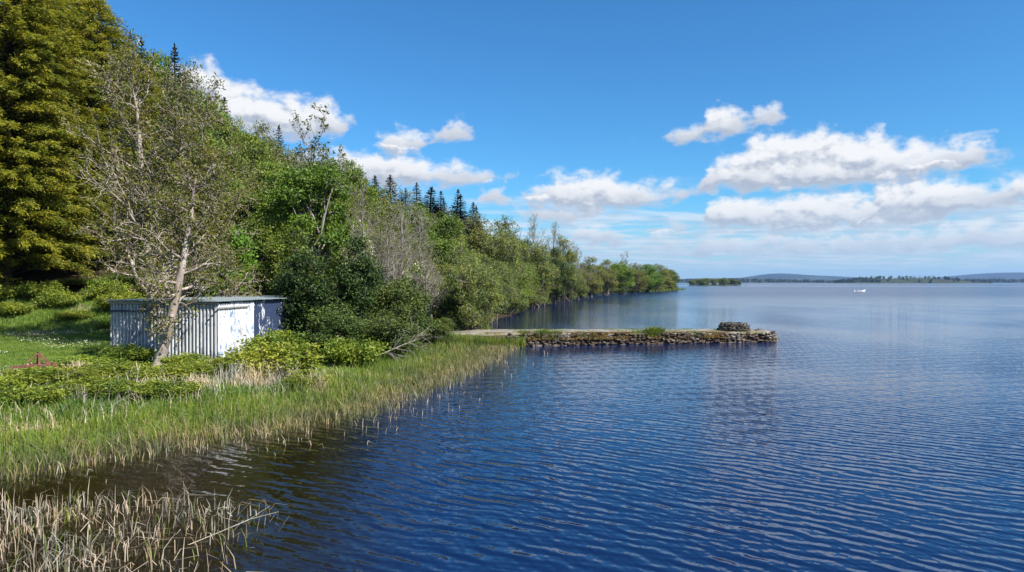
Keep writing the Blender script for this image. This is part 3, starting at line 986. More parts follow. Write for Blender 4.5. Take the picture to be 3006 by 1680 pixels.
# wall towards the viewer: grey deep-ribbed sheets; local x along UU
angU = math.atan2(UU.y, UU.x)
nsh = 6
for k in range(nsh):
    wd_ = SH_L / nsh
    me = corrugated('wall_sheet', wd_ + 0.02, ZT - ZB + rngS.uniform(-0.02, 0.02), 0.155, 0.095, M['tin_grey'], True)
    p = UU * (wd_ * k)
    o = obj('wall_sheet', me, shed, (p.x - VV.x * 0.006 * (k % 2), p.y - VV.y * 0.006 * (k % 2), ZB), (0, 0, angU))
angV = math.atan2(VV.y, VV.x)
nsv = 10
for k in range(nsv):
    wd_ = SH_D / nsv
    me = corrugated('wall_sheet', wd_ + 0.02, ZT - ZB - 0.02 + rngS.uniform(-0.03, 0.02), 0.123, 0.046, M['tin_white'] if k < 3 else M['tin_blue_shaded'])
    off = 0.05 if k < 3 else 0.0
    p = VV * (wd_ * k) - UU * (off + 0.006 * (k % 2))
    o = obj('wall_sheet', me, shed, (p.x, p.y, ZB), (0, 0, angV))
    o['label'] = 'white painted sheet flaking to blue' if k < 3 else 'blue sheet with worn white streaks, coloured darker for tree shade'
# far walls, unseen from the lake
for k in range(6):
    wd_ = SH_L / 6
    p = VV * SH_D + UU * (wd_ * k)
    obj('wall_sheet', corrugated('wall_sheet', wd_ + 0.02, ZT - ZB, 0.155, 0.062, M['tin_grey'], True), shed, (p.x, p.y, ZB), (0, 0, angU))
for k in range(10):
    wd_ = SH_D / 10
    p = UU * SH_L + VV * (wd_ * k)
    obj('wall_sheet', corrugated('wall_sheet', wd_ + 0.02, ZT - ZB, 0.123, 0.032, M['tin_grey']), shed, (p.x, p.y, ZB), (0, 0, angV))
# roof: sheets run across, wavy ends over the white wall
nr_ = 11
rw = (SH_D + 0.36) / nr_
for k in range(nr_):
    me = corrugated('roof_sheet', rw + 0.03, SH_L + 0.42, 0.123, 0.034, M['tin_roof'])
    p = VV * (-0.18 + rw * k) - UU * 0.2
    # sheet built in x/z, laid down so that its length runs along UU, rising slightly
    o = obj('roof_sheet', me, shed)
    tilt = R(0.25)
    ez = (UU * math.cos(tilt) + Vector((0, 0, 1)) * math.sin(tilt)).normalized()
    ex = VV.copy()
    ey = ez.cross(ex).normalized()
    mt = Matrix((ex, ey, ez)).transposed().to_4x4()
    mt.translation = Vector((p.x, p.y, ZT + 0.045 + 0.004 * (k % 2)))
    o.matrix_basis = mt


def wall_bar(name, a, b, z, h, th, mat, off):
    d = (b - a)
    bm = bm_box((d.length, th, h), (d.length / 2, 0, 0), 0.008)
    n = Vector((-d.y, d.x, 0)).normalized()
    return obj(name, bm_mesh(name, bm, mat), shed, (a.x + n.x * off, a.y + n.y * off, z), (0, 0, math.atan2(d.y, d.x)))


wall_bar('fascia_board', UU * -0.12, UU * (SH_L + 0.1), ZT - 0.02, 0.11, 0.03, M['timber'], 0.075)
wall_bar('cross_rail', UU * (SH_L - 2.0), UU * (SH_L + 0.03), ZT - 0.36, 0.08, 0.03, M['tin_blue_shaded'], 0.06)
wall_bar('door_rail', VV * -0.3 - UU * 0.12, VV * 2.1 - UU * 0.12, ZT - 0.22, 0.06, 0.04, M['timber'], 0.0)
for (q, nm) in ((UU * 0.0, 'corner_post'), (UU * SH_L, 'corner_post')):
    obj(nm, bm_mesh(nm, bm_box((0.09, 0.09, ZT - ZB - 0.03), (0, 0, (ZT - ZB) / 2), 0.01), M['timber']), shed, (q.x + VV.x * .06 + (UU.x * .06 if q.length < 1 else -UU.x * .06), q.y + VV.y * .06, ZB), (0, 0, angU))

# ------------------------------------------------------------------ the two half-bare trees at the shed
def special_tree(name, seed, loc, label, cat, **kw):
    wd, lf, _ = bare_tree(seed, **kw)
    o = empty(name, (loc[0], loc[1], gz(loc[0], loc[1])), 0)
    obj('trunk', make_mesh('trunk', wd[0], quads=wd[1], mats=(M['bark_ash'],), smooth=True), o)
    obj('crown', make_mesh('crown', lf[0], quads=lf[1], mats=(M['leaf_copper'],)), o)
    tag(o, label, cat)
    PLACED.append((loc[0], loc[1], 2.0))
    return o


special_tree('leaning_tree', 5, (-13.45, 25.7), 'leaning pale-barked tree with copper buds in front of the tin shed', 'tree', H=8, spread=0.66, leafy=3, L=0.12, n1=22, n2=8, n3=5, up=0.045, t0=0.25,
             twig=0.011, ang=70, gnarl=True, tuft=0.12, stems=[(Vector((0, 0, -0.3)), Vector((0.40, 0.05, 1)), 7.6, 0.21)])
special_tree('twin_stemmed_tree', 17, (-16.9, 32.6), 'tall twin-stemmed tree coming into copper leaf beside the shed', 'tree', H=14, spread=0.80, leafy=5, L=0.13, n1=30, n2=9, n3=5, up=0.085, t0=0.2,
             twig=0.012, ang=54, gnarl=True, tuft=0.14, stems=[(Vector((-0.25, 0, -0.3)), Vector((0.0, 0, 1)), 12.6, 0.23), (Vector((0.40, 0.2, -0.3)), Vector((0.06, 0.05, 1)), 11.6, 0.21), (Vector((1.1, 0.5, -0.3)), Vector((0.18, 0.1, 1)), 8.6, 0.13)])

# ------------------------------------------------------------------ named trees: kind, x, y, crown top z, width, label
GC, GS = 'golden cypresses beside the lawn', 'dark spruces along the ridge'
TREES = [
    ('cypress', -33.2, 45, 27.5, 11.5, 'huge golden cypress filling the left edge above the lawn', GC),
    ('cypress', -31.3, 51, 25.3, 8.9, 'golden cypress just right of the huge one, behind the twin-stemmed tree', GC),
    ('cypress', -30.2, 55, 21.8, 7.4, 'shorter golden cypress farthest from the left edge', GC),
    ('cypress', -37.0, 42, 25.4, 10.5, 'golden cypress cut off by the left edge of the picture', GC),
    ('cypress', -38.8, 57, 29.5, 12.0, 'golden cypress standing behind the huge one at the left', GC),
    ('spruce', -41.2, 66, 31.4, 7.8, 'dark conifer top poking out beside the golden cypress at upper left', GS),
    ('pale_conifer', -40.3, 70, 29.4, 6.1, 'pale bluish conifer top above the twin-stemmed tree', None),
    ('spruce', -39.0, 72, 29.5, 6.8, 'spruce top left of the pair above the twin-stemmed tree', GS),
    ('spruce', -36.5, 74, 29.5, 7.6, 'spruce top just left of the big slanting cloud', GS),
    ('spruce', -37.2, 84, 27.0, 6.6, 'left of two spruces in front of the slanting cloud', GS),
    ('spruce', -36.2, 86, 27.0, 8.1, 'right of two spruces in front of the slanting cloud', GS),
    ('spruce', -32.4, 95, 25.6, 6.8, 'lone spruce top above the bright sycamore', GS),
    ('chestnut', -16.9, 40, 8.2, 3.4, 'small bright green chestnut with white flower candles behind the shed', None),
    ('sycamore', -13.3, 46, 12.8, 7.6, 'bright green sycamore rising behind the shed roof', None),
    ('sparse', -18.2, 64, 18.0, 6.6, 'thin-leaved young tree against the sky above the sycamore', None),
    ('sparse', -16.3, 66, 16.0, 3.5, 'wispy young tree right of the sycamore top', None),
    ('green', -24.1, 62, 17.6, 7.9, 'tall green tree under the slanting cloud', None),
    ('green', -27.5, 60, 18.2, 7.7, 'green tree behind the top of the twin-stemmed tree', None),
    ('green', -19.5, 56, 14.0, 6.5, 'green tree immediately left of the bright sycamore', None),
    ('green', -21.2, 50, 12.1, 5.2, 'green tree behind the crown of the chestnut', None),
    ('green', -16.3, 45, 8.8, 4.4, 'low green tree just over the shed roof', None),
    ('green', -13.9, 43, 7.6, 4.2, 'low green tree between shed roof and dark ivy', None),
    ('green', -14.6, 60, 12.3, 5.9, 'green tree on the right shoulder of the sycamore', None),
    ('birch', -28.5, 78, 21.4, 5.9, 'rounded drooping pale tree on the skyline left of the lone spruce', None),
    ('olive', -29.3, 58, 19.8, 8.1, 'olive budding tree behind the twin-stemmed tree', None),
    ('ivy', -9.9, 33.0, 5.9, 3.5, 'dark ivy-clad tree at the right end of the shed', None),
    ('ivy', -7.6, 34, 6.3, 2.6, 'narrow dark ivy-clad tree right of the other ivy by the shed', None),
    ('holly', -5.9, 36, 4.1, 4.0, 'dark evergreen bush nearest the root of the pier', None),
    ('holly', -12.4, 39.5, 5.2, 3.7, 'dark evergreen bush rising behind the shed roof', None),
    ('holly', -8.2, 31.4, 3.0, 3.8, 'dark glossy bush below the ivy-clad trees', None),
    ('holly', -5.9, 32.0, 2.5, 3.6, 'dark glossy bush above the fallen dead limb', None),
    ('bare', -10.0, 46, 9.9, 4.6, 'pale leafless tree above the dark ivy', None),
    ('bare', -8.7, 52, 10.3, 6.1, 'broad leafless grey tree in the middle of the wood', None),
    ('bare', -7.5, 58, 9.6, 5.1, 'leafless grey tree right of the broad bare one', None),
    ('bare', -8.0, 44, 7.7, 4.4, 'leafless tree leaning over behind the narrow ivy', None),
    ('hawthorn', -11.3, 50, 8.3, 3.2, 'hawthorn in white blossom just right of the sycamore', None),
    ('hawthorn', -6.9, 52, 5.4, 3.9, 'hawthorn in white blossom above the dead twiggy tree', None),
    ('deadtwig', -5.6, 48, 5.0, 3.6, 'grey dead tree of drooping twigs near the pier root', None),
    ('willow', -4.6, 64, 8.0, 7.5, 'large pale willow over the water beyond the pier root', None),
    ('willow', -2.1, 69, 6.7, 5.9, 'pale willow hanging over the water right of the large one', None),
    ('willow', -4.9, 60, 3.6, 4.2, 'low willow shrub at the waterline behind the pier', None),
    ('willow', 0.9, 98, 5.0, 4.3, 'small round willow bush standing out in the water', None),
    ('willow', -1.4, 84, 10.7, 7.3, 'tall pale willow above the small round one', None),
    ('willow', 3.6, 108, 11.4, 8.2, 'tall willow right of the round waterside bush', None),
    ('olive', -5.0, 98, 13.9, 9.7, 'olive tree on the skyline right of the spruces', None),
    ('green', -11.6, 84, 14.3, 6.4, 'fresh green tree under the left half of the spruce row', None),
    ('green', -8.6, 88, 13.6, 6.2, 'fresh green tree under the right half of the spruce row', None),
    ('olive', -1.2, 112, 15.0, 9.8, 'golden olive tree at the crest where the ridge starts to fall', None),
    ('olive', -20.8, 100, 17.0, 6.4, 'olive tree hiding the foot of the first spruces', None),
    ('green', -16.9, 101, 16.2, 6.0, 'green tree hiding the foot of the middle spruces', None),
    ('olive', -13.2, 101, 15.4, 6.2, 'olive tree below the eighth and ninth spruces', None),
    ('green', -9.2, 103, 14.7, 6.0, 'green tree below the twelfth and thirteenth spruces', None),
    ('olive', -24.8, 99, 18.0, 6.4, 'olive tree at the left foot of the spruce row', None),
    ('green', -28.4, 92, 19.4, 7.0, 'tall green tree between the lone spruce and the spruce row', None),
    ('olive', -22.4, 82, 16.6, 7.0, 'budding tree on the skyline right of the wispy young tree', None),
    ('bare', 4.4, 132, 15.3, 6.9, 'bare brown tree on the falling skyline', None),
    ('ivy', 2.6, 118, 11.5, 4.8, 'dark ivy-clad crown below the bare skyline tree', None),
    ('ivy', 8.0, 126, 10.5, 4.6, 'tall dark green ivy-clad tree rising from the far waterline', None),
    ('bare', 9.2, 150, 15.4, 7.9, 'thin bare tree at the end of the high skyline', None),
    ('olive', 11.1, 150, 14.4, 8.7, 'olive tree just right of the tall dark ivy-clad tree', None),
    ('willow', 11.4, 140, 8.8, 7.3, 'willow right of the tall dark ivy-clad tree', None),
    ('bare', 16.0, 165, 11.4, 6.7, 'bare tree where the wood drops to the low point', None),
    ('olive', 4.6, 112, 7.8, 7.2, 'olive bush leaning over the water below the ivy crown', None),
    ('sparse', 39.7, 240, 12.8, 5.6, 'single wispy tree standing above the low point of land', None),
    ('green', 76.1, 328, 10.5, 10.4, 'rounded green tree at the very tip of the wooded point', None),
]
for k, x, y, zt, wv, lab, grp in TREES:
    plant(k, x, y, zt, wv, lab, 'bush' if k == 'holly' else 'tree', grp)
SPR = [(-24.5, 112, 22.0, 3.9), (-23.6, 114, 22.2, 4.6), (-22.2, 112, 20.9, 3.3), (-20.7, 116, 21.6, 4.7), (-19.2, 116, 20.6, 3.4), (-18.2, 118, 21.0, 3.4), (-16.5, 118, 20.6, 4.1),
       (-15.2, 120, 20.9, 4.9), (-13.8, 120, 19.4, 3.5), (-12.9, 122, 20.1, 3.6), (-11.6, 122, 19.4, 3.2), (-10.8, 124, 20.1, 4.0), (-9.2, 124, 20.2, 4.3), (-7.5, 128, 19.2, 3.7), (-6.7, 130, 19.1, 4.2)]
ORD = ['first', 'second', 'third', 'fourth', 'fifth', 'sixth', 'seventh', 'eighth', 'ninth', 'tenth', 'eleventh', 'twelfth', 'thirteenth', 'fourteenth', 'last']
for i, (x, y, zt, wv) in enumerate(SPR):
    o = plant('spruce', x, y, zt + prnd.uniform(-1.3, 0.7), wv * prnd.uniform(1.7, 2.9), ORD[i] + ' spruce from the left in the dark row on the ridge', 'tree', 'row of spruces on the ridge')
    o.rotation_euler = (prnd.gauss(0, 0.03), prnd.gauss(0, 0.03), o.rotation_euler.z)

# the rest of the wood: each tree named after the landmark it stands by
MARKS = [(-33.2, 45, 'the huge golden cypress'), (-27.5, 48, 'the dark gap past the cypress'), (-22, 46, 'the chestnut foot'), (-9, 40, 'the narrow ivy tree'), (-4.5, 42, 'the pier root'), (-14.4, 50, 'the bright sycamore'), (-9.0, 52, 'the broad bare tree'), (-11.3, 50, 'the blossoming hawthorn'), (-5.6, 48, 'the dead twiggy tree'), (-4.6, 64, 'the large pale willow'), (0.9, 98, 'the round waterside bush'),
         (-1.4, 84, 'the tall pale willow'), (-5.0, 98, 'the olive skyline tree'), (-11, 86, 'the fresh green pair'), (-1.2, 112, 'the golden crest tree'), (2.6, 118, 'the dark ivy crown'), (8.0, 126, 'the tall ivy-clad tree'),
         (9.2, 150, 'the thin skyline tree'), (16, 165, 'the bare tree at the dip'), (27, 200, 'the dip in the wood'), (39.7, 240, 'the single wispy tree'), (55, 275, 'the low point'), (76, 328, 'the tip of the point'),
         (-24, 62, 'the tall green tree'), (-19.5, 56, 'the sycamore neighbour'), (-28, 60, 'the twin-stemmed tree top'), (-16, 45, 'the shed roof'), (-22, 118, 'the first spruces'), (-8, 124, 'the last spruces'), (-18, 75, 'the wispy young trees')]
USED = {}
TALL = [(-47.0, 60.0, 19.0, 8.5, 'green'), (-43.5, 63.0, 20.5, 8.5, 'olive'), (-51.0, 57.0, 19.0, 9.0, 'green'), (-40.0, 61.0, 19.0, 8.0, 'green'), (-34.0, 55.2, 21.4, 6.2, 'olive'), (-31.5, 58.8, 20.0, 6.7, 'green'), (-28.6, 55.3, 19.5, 8.2, 'green'), (-25.7, 58.6, 16.9, 7.7, 'green'), (-23.1, 57.0, 15.1, 6.4, 'olive'), (-20.4, 55.2, 13.3, 6.9, 'birch'), (-17.2, 57.3, 10.8, 7.3, 'green'), (-14.8, 56.9, 10.7, 7.0, 'green'), (-12.4, 58.4, 9.6, 6.8, 'olive'), (-39.9, 65.2, 27.3, 7.0, 'birch'), (-37.1, 67.6, 25.2, 7.1, 'birch'), (-34.9, 64.5, 24.5, 7.5, 'birch'), (-32.2, 65.7, 23.5, 7.3, 'birch'), (-29.1, 64.5, 21.0, 6.8, 'olive'), (-26.4, 68.4, 17.1, 7.2, 'birch'), (-23.3, 68.1, 17.1, 6.2, 'olive'), (-20.7, 67.5, 14.6, 7.3, 'green'), (-17.1, 66.0, 13.2, 6.3, 'olive'), (-14.7, 64.1, 12.2, 7.9, 'birch'), (-46.0, 80.0, 33.1, 6.6, 'olive'), (-43.8, 79.8, 31.9, 7.6, 'olive'), (-40.9, 76.8, 31.0, 7.7, 'sycamore'), (-38.7, 76.2, 28.5, 6.6, 'olive'), (-35.1, 80.1, 25.6, 8.3, 'green'), (-32.2, 79.4, 23.2, 7.5, 'olive'), (-29.5, 76.3, 21.0, 7.7, 'green'), (-25.8, 80.1, 19.3, 7.4, 'olive'), (-23.5, 76.9, 18.2, 7.9, 'sycamore'), (-20.8, 78.2, 17.4, 7.7, 'olive'), (-17.8, 75.9, 17.2, 6.9, 'sycamore'), (-15.1, 79.3, 15.4, 7.7, 'olive'), (-54.9, 88.4, 38.8, 7.7, 'olive'), (-52.6, 88.6, 35.6, 8.3, 'olive'), (-49.7, 88.6, 36.5, 8.2, 'birch'), (-46.5, 89.4, 35.5, 7.3, 'sycamore'), (-43.7, 91.7, 33.0, 6.7, 'birch'), (-41.1, 89.7, 29.6, 6.3, 'green'), (-38.5, 91.2, 27.3, 6.9, 'olive'), (-35.6, 89.9, 25.0, 8.0, 'green'), (-32.4, 88.9, 25.3, 8.3, 'birch'), (-29.9, 90.5, 22.3, 6.5, 'olive'), (-27.3, 91.4, 21.1, 7.1, 'birch'), (-24.2, 90.0, 21.2, 8.3, 'green'), (-22.3, 92.4, 20.7, 7.4, 'green'), (-18.7, 91.1, 17.6, 8.4, 'olive')]


def fill_label(kind, x, y):
    what = {'holly': 'dark evergreen shrub', 'birch': 'pale airy tree', 'willow': 'pale willow', 'olive': 'olive budding tree', 'green': 'fresh green tree', 'bare': 'leafless grey tree', 'sycamore': 'bright leafy tree'}[kind]
    mx, my, mn = min(MARKS, key=lambda q: (q[0] - x) ** 2 + (0.6 * (q[1] - y)) ** 2)
    b0, b1 = mx / my, x / y
    side = 'left of' if b1 < b0 - 0.012 else 'right of' if b1 > b0 + 0.012 else 'directly at'
    dep = 'behind and ' if y > my + 4 else 'in front and ' if y < my - 4 else 'just '
    lab = what + ' ' + dep + side + ' ' + mn
    k_ = USED.get(lab, 0)
    USED[lab] = k_ + 1
    return lab.replace('in front and', 'before and') + ('', ', farther', ', farthest', ', beyond those', ', last of them')[min(k_, 4)]


# trees on the low far end of the wood
FAR = [('olive', 19.6, 175, 11.0, 9.2), ('olive', 27.0, 200, 11.1, 10.5), ('green', 34.1, 215, 10.8, 11.3), ('bare', 32.0, 227, 10.5, 9.2), ('olive', 43.6, 242, 10.9, 12.6),
       ('green', 51.8, 262, 11.5, 13.6), ('olive', 62.8, 293, 12.0, 13.5), ('olive', 69.9, 313, 10.8, 10.8)]
for k, x, y, zt, wv in FAR:
    plant(k, x, y, zt, wv, fill_label(k, x, y), 'tree', 'trees of the low wooded point')
for x, y, zt, wv in [(34.0, 236, 6.9, 8.1), (25.5, 218, 6.4, 8.8), (45.6, 267, 5.4, 9.2), (55.0, 286, 5.6, 10.0), (64.5, 304, 5.2, 9.0), (40.0, 254, 6.8, 8.7), (14.9, 152, 5.6, 5.2), (79, 338, 4.5, 6.5)]:
    plant('willow', x, y, zt, wv, fill_label('willow', x, y).replace('pale willow', 'low rounded willow'), 'tree', 'waterside willows of the point')

rngF = random.Random(41)
for y0 in (45.5, 50, 55, 60.5, 66, 72, 79, 86, 94, 102, 111, 121, 132, 144, 157, 172, 188, 205, 223, 243, 262, 283, 303, 322):
    lim = float(np.interp(y0, [45, 110, 150, 240, 330], [11.0, 13.2, 12.3, 9.6, 8.8]))
    d = 1.0
    xs = float(np.interp(y0, SHORE[10:25, 1], SHORE[10:25, 0]))
    step = float(np.interp(y0, [45, 120, 330], [3.6, 5.0, 7.5]))
    x = xs - 1.2
    nrow = 0
    while nrow < (9 if y0 < 80 else 6):
        xx, yy = x + rngF.uniform(-1, 1), y0 + rngF.uniform(-2, 2)
        x -= step * rngF.uniform(0.85, 1.2)
        nrow += 1
        if xx < -34 or (yy < 47 and xx < -17):
            continue
        if any((xx - a) ** 2 + (yy - b) ** 2 < (0.24 * c + 0.9) ** 2 for a, b, c in PLACED):
            continue
        dd = float(sdist(np.array([xx]), np.array([yy]))[0])
        if dd < -0.6:
            continue
        zb = gz(xx, yy)
        hh = min(rngF.uniform(5.0, 7.5) + min(dd, 18) * 0.16, lim - zb)
        if yy < 62 and dd < 9:
            hh = min(hh, 5.5)
        if hh < 2.5:
            continue
        u = rngF.random()
        if dd < 4:
            k = 'willow' if u < 0.62 else ('olive' if u < 0.85 else 'green')
        else:
            k = 'green' if u < 0.36 else 'olive' if u < 0.66 else 'bare' if u < 0.80 else 'sycamore' if u < 0.9 else 'willow'
        lab = fill_label(k, xx, yy)
        plant(k, xx, yy, zb + hh, hh * rngF.uniform(0.72, 0.95), lab, 'tree', {'willow': 'willows in the wood', 'olive': 'budding trees in the wood', 'green': 'green trees in the wood', 'bare': 'bare trees in the wood', 'sycamore': 'bright trees in the wood'}[k])
# shrubs hanging over the waterline
y_ = 50.0
while y_ < 236:
    x_ = float(np.interp(y_, SHORE[10:25, 1], SHORE[10:25, 0])) + rngF.uniform(-1.6, 0.2)
    h_ = rngF.uniform(1.8, 3.6)
    plant('willow', x_, y_, h_, h_ * rngF.uniform(1.0, 1.5), fill_label('willow', x_, y_).replace('pale willow', 'waterline willow shrub'), 'bush', 'willow shrubs along the waterline')
    y_ += rngF.uniform(3.2, 5.5) * (1 + y_ / 250)
for x_, y_, zt_, w_, k_ in TALL:
    plant(k_, x_, y_, zt_, w_, fill_label(k_, x_, y_), 'tree', 'tall trees climbing the slope')
# dark shrubs closing the wood edge behind lawn and shed
for i, (x, y, zt, wv) in enumerate([(-29.5, 46.5, 4.2, 3.6), (-26.8, 47.5, 4.6, 3.8), (-24.0, 46.5, 4.2, 3.6), (-21.4, 45.5, 4.4, 3.4), (-19.0, 44.0, 4.6, 3.4), (-17.2, 42.6, 3.6, 3.0), (-10.8, 41.0, 4.4, 3.8), (-8.6, 39.5, 4.4, 3.4), (-6.4, 40.5, 3.6, 3.4), (-4.2, 45.5, 3.0, 3.2), (-5.2, 55.0, 2.6, 3.0), (-5.8, 50.5, 3.0, 3.6), (-4.0, 39.0, 1.9, 2.2), (-36, 49.5, 6.0, 4.4), (-33, 50.5, 6.4, 4.4), (-30, 51, 6.6, 4.4), (-27, 51.5, 6.8, 4.4), (-24, 51, 6.6, 4.4), (-21.3, 48, 5.6, 3.8), (-34.5, 46.0, 4.0, 3.4), (-38.5, 48, 5.5, 4.2)]):
    plant('holly', x, y, zt, wv, fill_label('holly', x, y), 'bush', 'shrubs of the wood edge')

# ------------------------------------------------------------------ brambles
BR = [(-8.55, 24.6, 1.75, 3.5, 'big yellow-green bramble mound against the right side of the shed'),
      (-10.6, 24.4, 1.12, 2.0, 'bramble below the white corner of the shed'),
      (-12.0, 25.0, 1.30, 2.0, 'bramble right of the leaning trunk under the grey wall'),
      (-14.9, 26.0, 1.50, 2.4, 'dark-shaded bramble left of the leaning trunk under the grey wall'),
      (-15.3, 24.2, 1.25, 2.2, 'low bramble in front of the left end of the shed'),
      (-13.6, 23.0, 1.10, 2.4, 'bramble at the foot of the leaning trunk'),
      (-11.2, 22.6, 1.05, 2.6, 'low bright bramble below the shed between dry grass tufts'),
      (-13.6, 21.6, 1.0, 2.8, 'low bright bramble right of the rusty plough'),
      (-15.2, 20.8, 0.95, 2.6, 'low bright bramble just below the rusty plough'),
      (-12.2, 20.0, 0.8, 2.4, 'lowest bright bramble above the green reeds'),
      (-7.3, 23.2, 0.95, 2.2, 'small bramble between dry grass and green reeds'),
      (-16.6, 19.0, 0.85, 2.4, 'reddish low bramble at the left edge above the reeds'),
      (-13.0, 18.9, 0.8, 2.0, 'bright bramble at the top edge of the green reeds'),
      (-10.2, 20.2, 0.8, 2.0, 'bright bramble between reeds and low dry grass'),
      (-14.6, 19.4, 0.8, 2.2, 'bright bramble left of the dry grass low on the bank'),
      (-9.3, 27.4, 2.0, 2.8, 'bramble climbing the shade-darkened blue wall of the shed'),
      (-6.6, 28.6, 1.6, 2.8, 'bramble under the dark glossy bushes by the dead limb')]
for x, y, zt, wv, lab in BR:
    if zt < 1.3:
        zt = gz(x, y) + 0.52
    plant('bramble', x, y, zt, wv, lab, 'bramble', 'brambles round the shed')
for i, (x, y, zt, wv) in enumerate([(-30.7, 41.9, 2.7, 2.6), (-28.6, 43.2, 3.4, 2.8), (-26.6, 41.4, 2.2, 2.2), (-24.6, 42.8, 3.3, 3.0), (-23.4, 40.2, 1.7, 2.0), (-21.6, 42.0, 2.9, 2.6), (-33.0, 43.5, 3.9, 3.0), (-19.6, 40.4, 2.1, 2.2), (-30.5, 44.4, 4.0, 2.8), (-26.4, 44.6, 4.2, 2.8)]):
    plant('bramble', x, y, zt, wv, ['leafy bramble %s on the bank at the back of the lawn' % q for q in ('at the left edge', 'by the cypress trunk', 'low in the middle', 'tall in the middle', 'small and foremost', 'nearer the shed', 'farthest left', 'next to the shed', 'behind, left', 'behind, middle')][i], 'bramble', 'brambles on the bank')

# ------------------------------------------------------------------ fallen dead limb
rngD = random.Random(23)
pD, tD = [], []
PD = dict(seg=[6, 5, 4], wig=[0.06, 0.14, 0.2], up=[-0.01, 0.01, 0.0], taper=[0.3, 0.3, 0.5], rmin=0.007, sides=[6, 4, 3], levels=3, n=[9, 6, 0], t0=[0.35, 0.2, 0], ang=[40, 45, 40],
          len=[0.55, 0.5, 0.5], rad=[0.5, 0.5, 0.5])
grow(rngD, Vector((0, 0, 0)), Vector((0.9, 0.35, 0.42)).normalized(), 2.9, 0.055, 0, PD, pD, tD)
Vd, Qd = tubes(pD)
limb = obj('fallen_limb', make_mesh('fallen_limb', Vd, quads=Qd, mats=(M['dead_wood'],), smooth=True), None, (-6.7, 29.6, 0.36))
tag(limb, 'silvery dead limb sticking out of the bushes above the reeds', 'branch')

# ------------------------------------------------------------------ stone pier
rngP = np.random.default_rng(77)
hull_variants = {}


def stone_mesh(i, mat, key):
    k = (i, key)
    if k in hull_variants:
        return hull_variants[k]
    rg = np.random.default_rng(500 + i)
    bm = bmesh.new()
    pts = rand_dirs(rg, 15)
    pts = np.sign(pts) * np.abs(pts) ** 0.55 * rg.uniform(0.82, 1.0, (15, 1)) * 0.5
    for p in pts:
        bm.verts.new(p)
    res = bmesh.ops.convex_hull(bm, input=list(bm.verts))
    inner = [g for g in res['geom_interior'] if isinstance(g, bmesh.types.BMVert)]
    if inner:
        bmesh.ops.delete(bm, geom=inner, context='VERTS')
    me = bm_mesh('stone', bm, mat)
    hull_variants[k] = me
    return me


pdir = Vector((0.982, 0.186, 0)).normalized()
pnor = Vector((-pdir.y, pdir.x, 0))
P0 = Vector((-6.5, 40.05, 0))
PLEN, PW = 25.0, 3.7


def pier_top(s):
    return float(np.interp(s, [0, 6, 14, 24.4], [0.80, 0.80, 0.70, 0.60]))


def pier_pt(s, off):
    return P0 + pdir * s + pnor * off


# outline: near edge, rounded head, far edge
outl = []
for s in np.linspace(0, PLEN - 1.6, 70):
    outl.append((s, 0.05 * math.sin(s * 1.7) + 0.06 * math.sin(s * 0.6 + 1)))
for a in np.linspace(-88, 88, 24):
    outl.append((PLEN - 1.6 + 1.6 * math.cos(R(a)), PW / 2 + PW / 2 * math.sin(R(a))))
for s in np.linspace(PLEN - 1.6, 0, 70):
    outl.append((s, PW + 0.08 * math.sin(s * 1.3)))
nO = len(outl)
rings = []
for lev, ins in ((-0.7, -0.12), (0.0, 0.10), (0.86, 0.22), (1.0, 0.36)):
    ring = []
    cx = [(s, o) for s, o in outl]
    for (s, o) in cx:
        cs, co = min(s, PLEN - 1.85), PW / 2
        dv = np.array([s - cs, o - co])
        l = np.linalg.norm(dv) or 1
        q = np.array([cs, co]) + dv * (1 - ins / l)
        z = lev if lev <= 0 else pier_top(q[0]) * lev + 0.02 * math.sin(q[0] * 2.1 + q[1])
        p = pier_pt(q[0], q[1])
        ring.append((p.x, p.y, z))
    rings.append(ring)
# inner deck loops for a slightly uneven top
for shrink in (0.7, 0.35):
    ring = []
    for (s, o) in outl:
        co = PW / 2
        q = (min(s, PLEN - 0.5) if shrink > 0.5 else min(s, PLEN - 1.2), co + (o - co) * shrink)
        p = pier_pt(*q)
        ring.append((p.x, p.y, pier_top(q[0]) + 0.02 + 0.02 * math.sin(s * 3.1 + o * 5)))
    rings.append(ring)
Vp = np.array([v for r_ in rings for v in r_])
Qp = []
for r_ in range(len(rings) - 1):
    for i in range(nO):
        j = (i + 1) % nO
        Qp.append((r_ * nO + i, r_ * nO + j, (r_ + 1) * nO + j, (r_ + 1) * nO + i))
last = (len(rings) - 1) * nO
for i in range(nO // 2 - 1):
    Qp.append((last + i, last + i + 1, last + nO - 2 - i, last + nO - 1 - i))


def deck_mat():
    m, t = new_mat('pier_deck')
    pos = t.n('ShaderNodeNewGeometry').outputs['Position']
    z = t.xyz(pos)[2]
    n1 = t.noise(pos, 9.0, 6.0, 0.65)
    n2 = t.noise(t.v('MULTIPLY', pos, (0.5, 1, 1)), 1.1, 5.0, 0.6)
    c = t.mixc(t.ss(n1, 0.3, 0.7), (0.15, 0.125, 0.105), (0.31, 0.27, 0.24))
    c = t.mixc(t.ss(n2, 0.47, 0.60), c, (0.13, 0.12, 0.045))
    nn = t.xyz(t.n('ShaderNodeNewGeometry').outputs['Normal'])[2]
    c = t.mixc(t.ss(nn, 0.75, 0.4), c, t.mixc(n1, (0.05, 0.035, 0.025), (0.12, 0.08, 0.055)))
    p = t.n('ShaderNodeBsdfPrincipled')
    t.l(c, p.inputs['Base Color'])
    p.inputs['Roughness'].default_value = 0.95
    b = t.n('ShaderNodeBump')
    b.inputs['Distance'].default_value = 0.03
    t.l(n1, b.inputs['Height'])
    t.l(b.outputs[0], p.inputs['Normal'])
    finish(t, p.outputs[0])
    return m


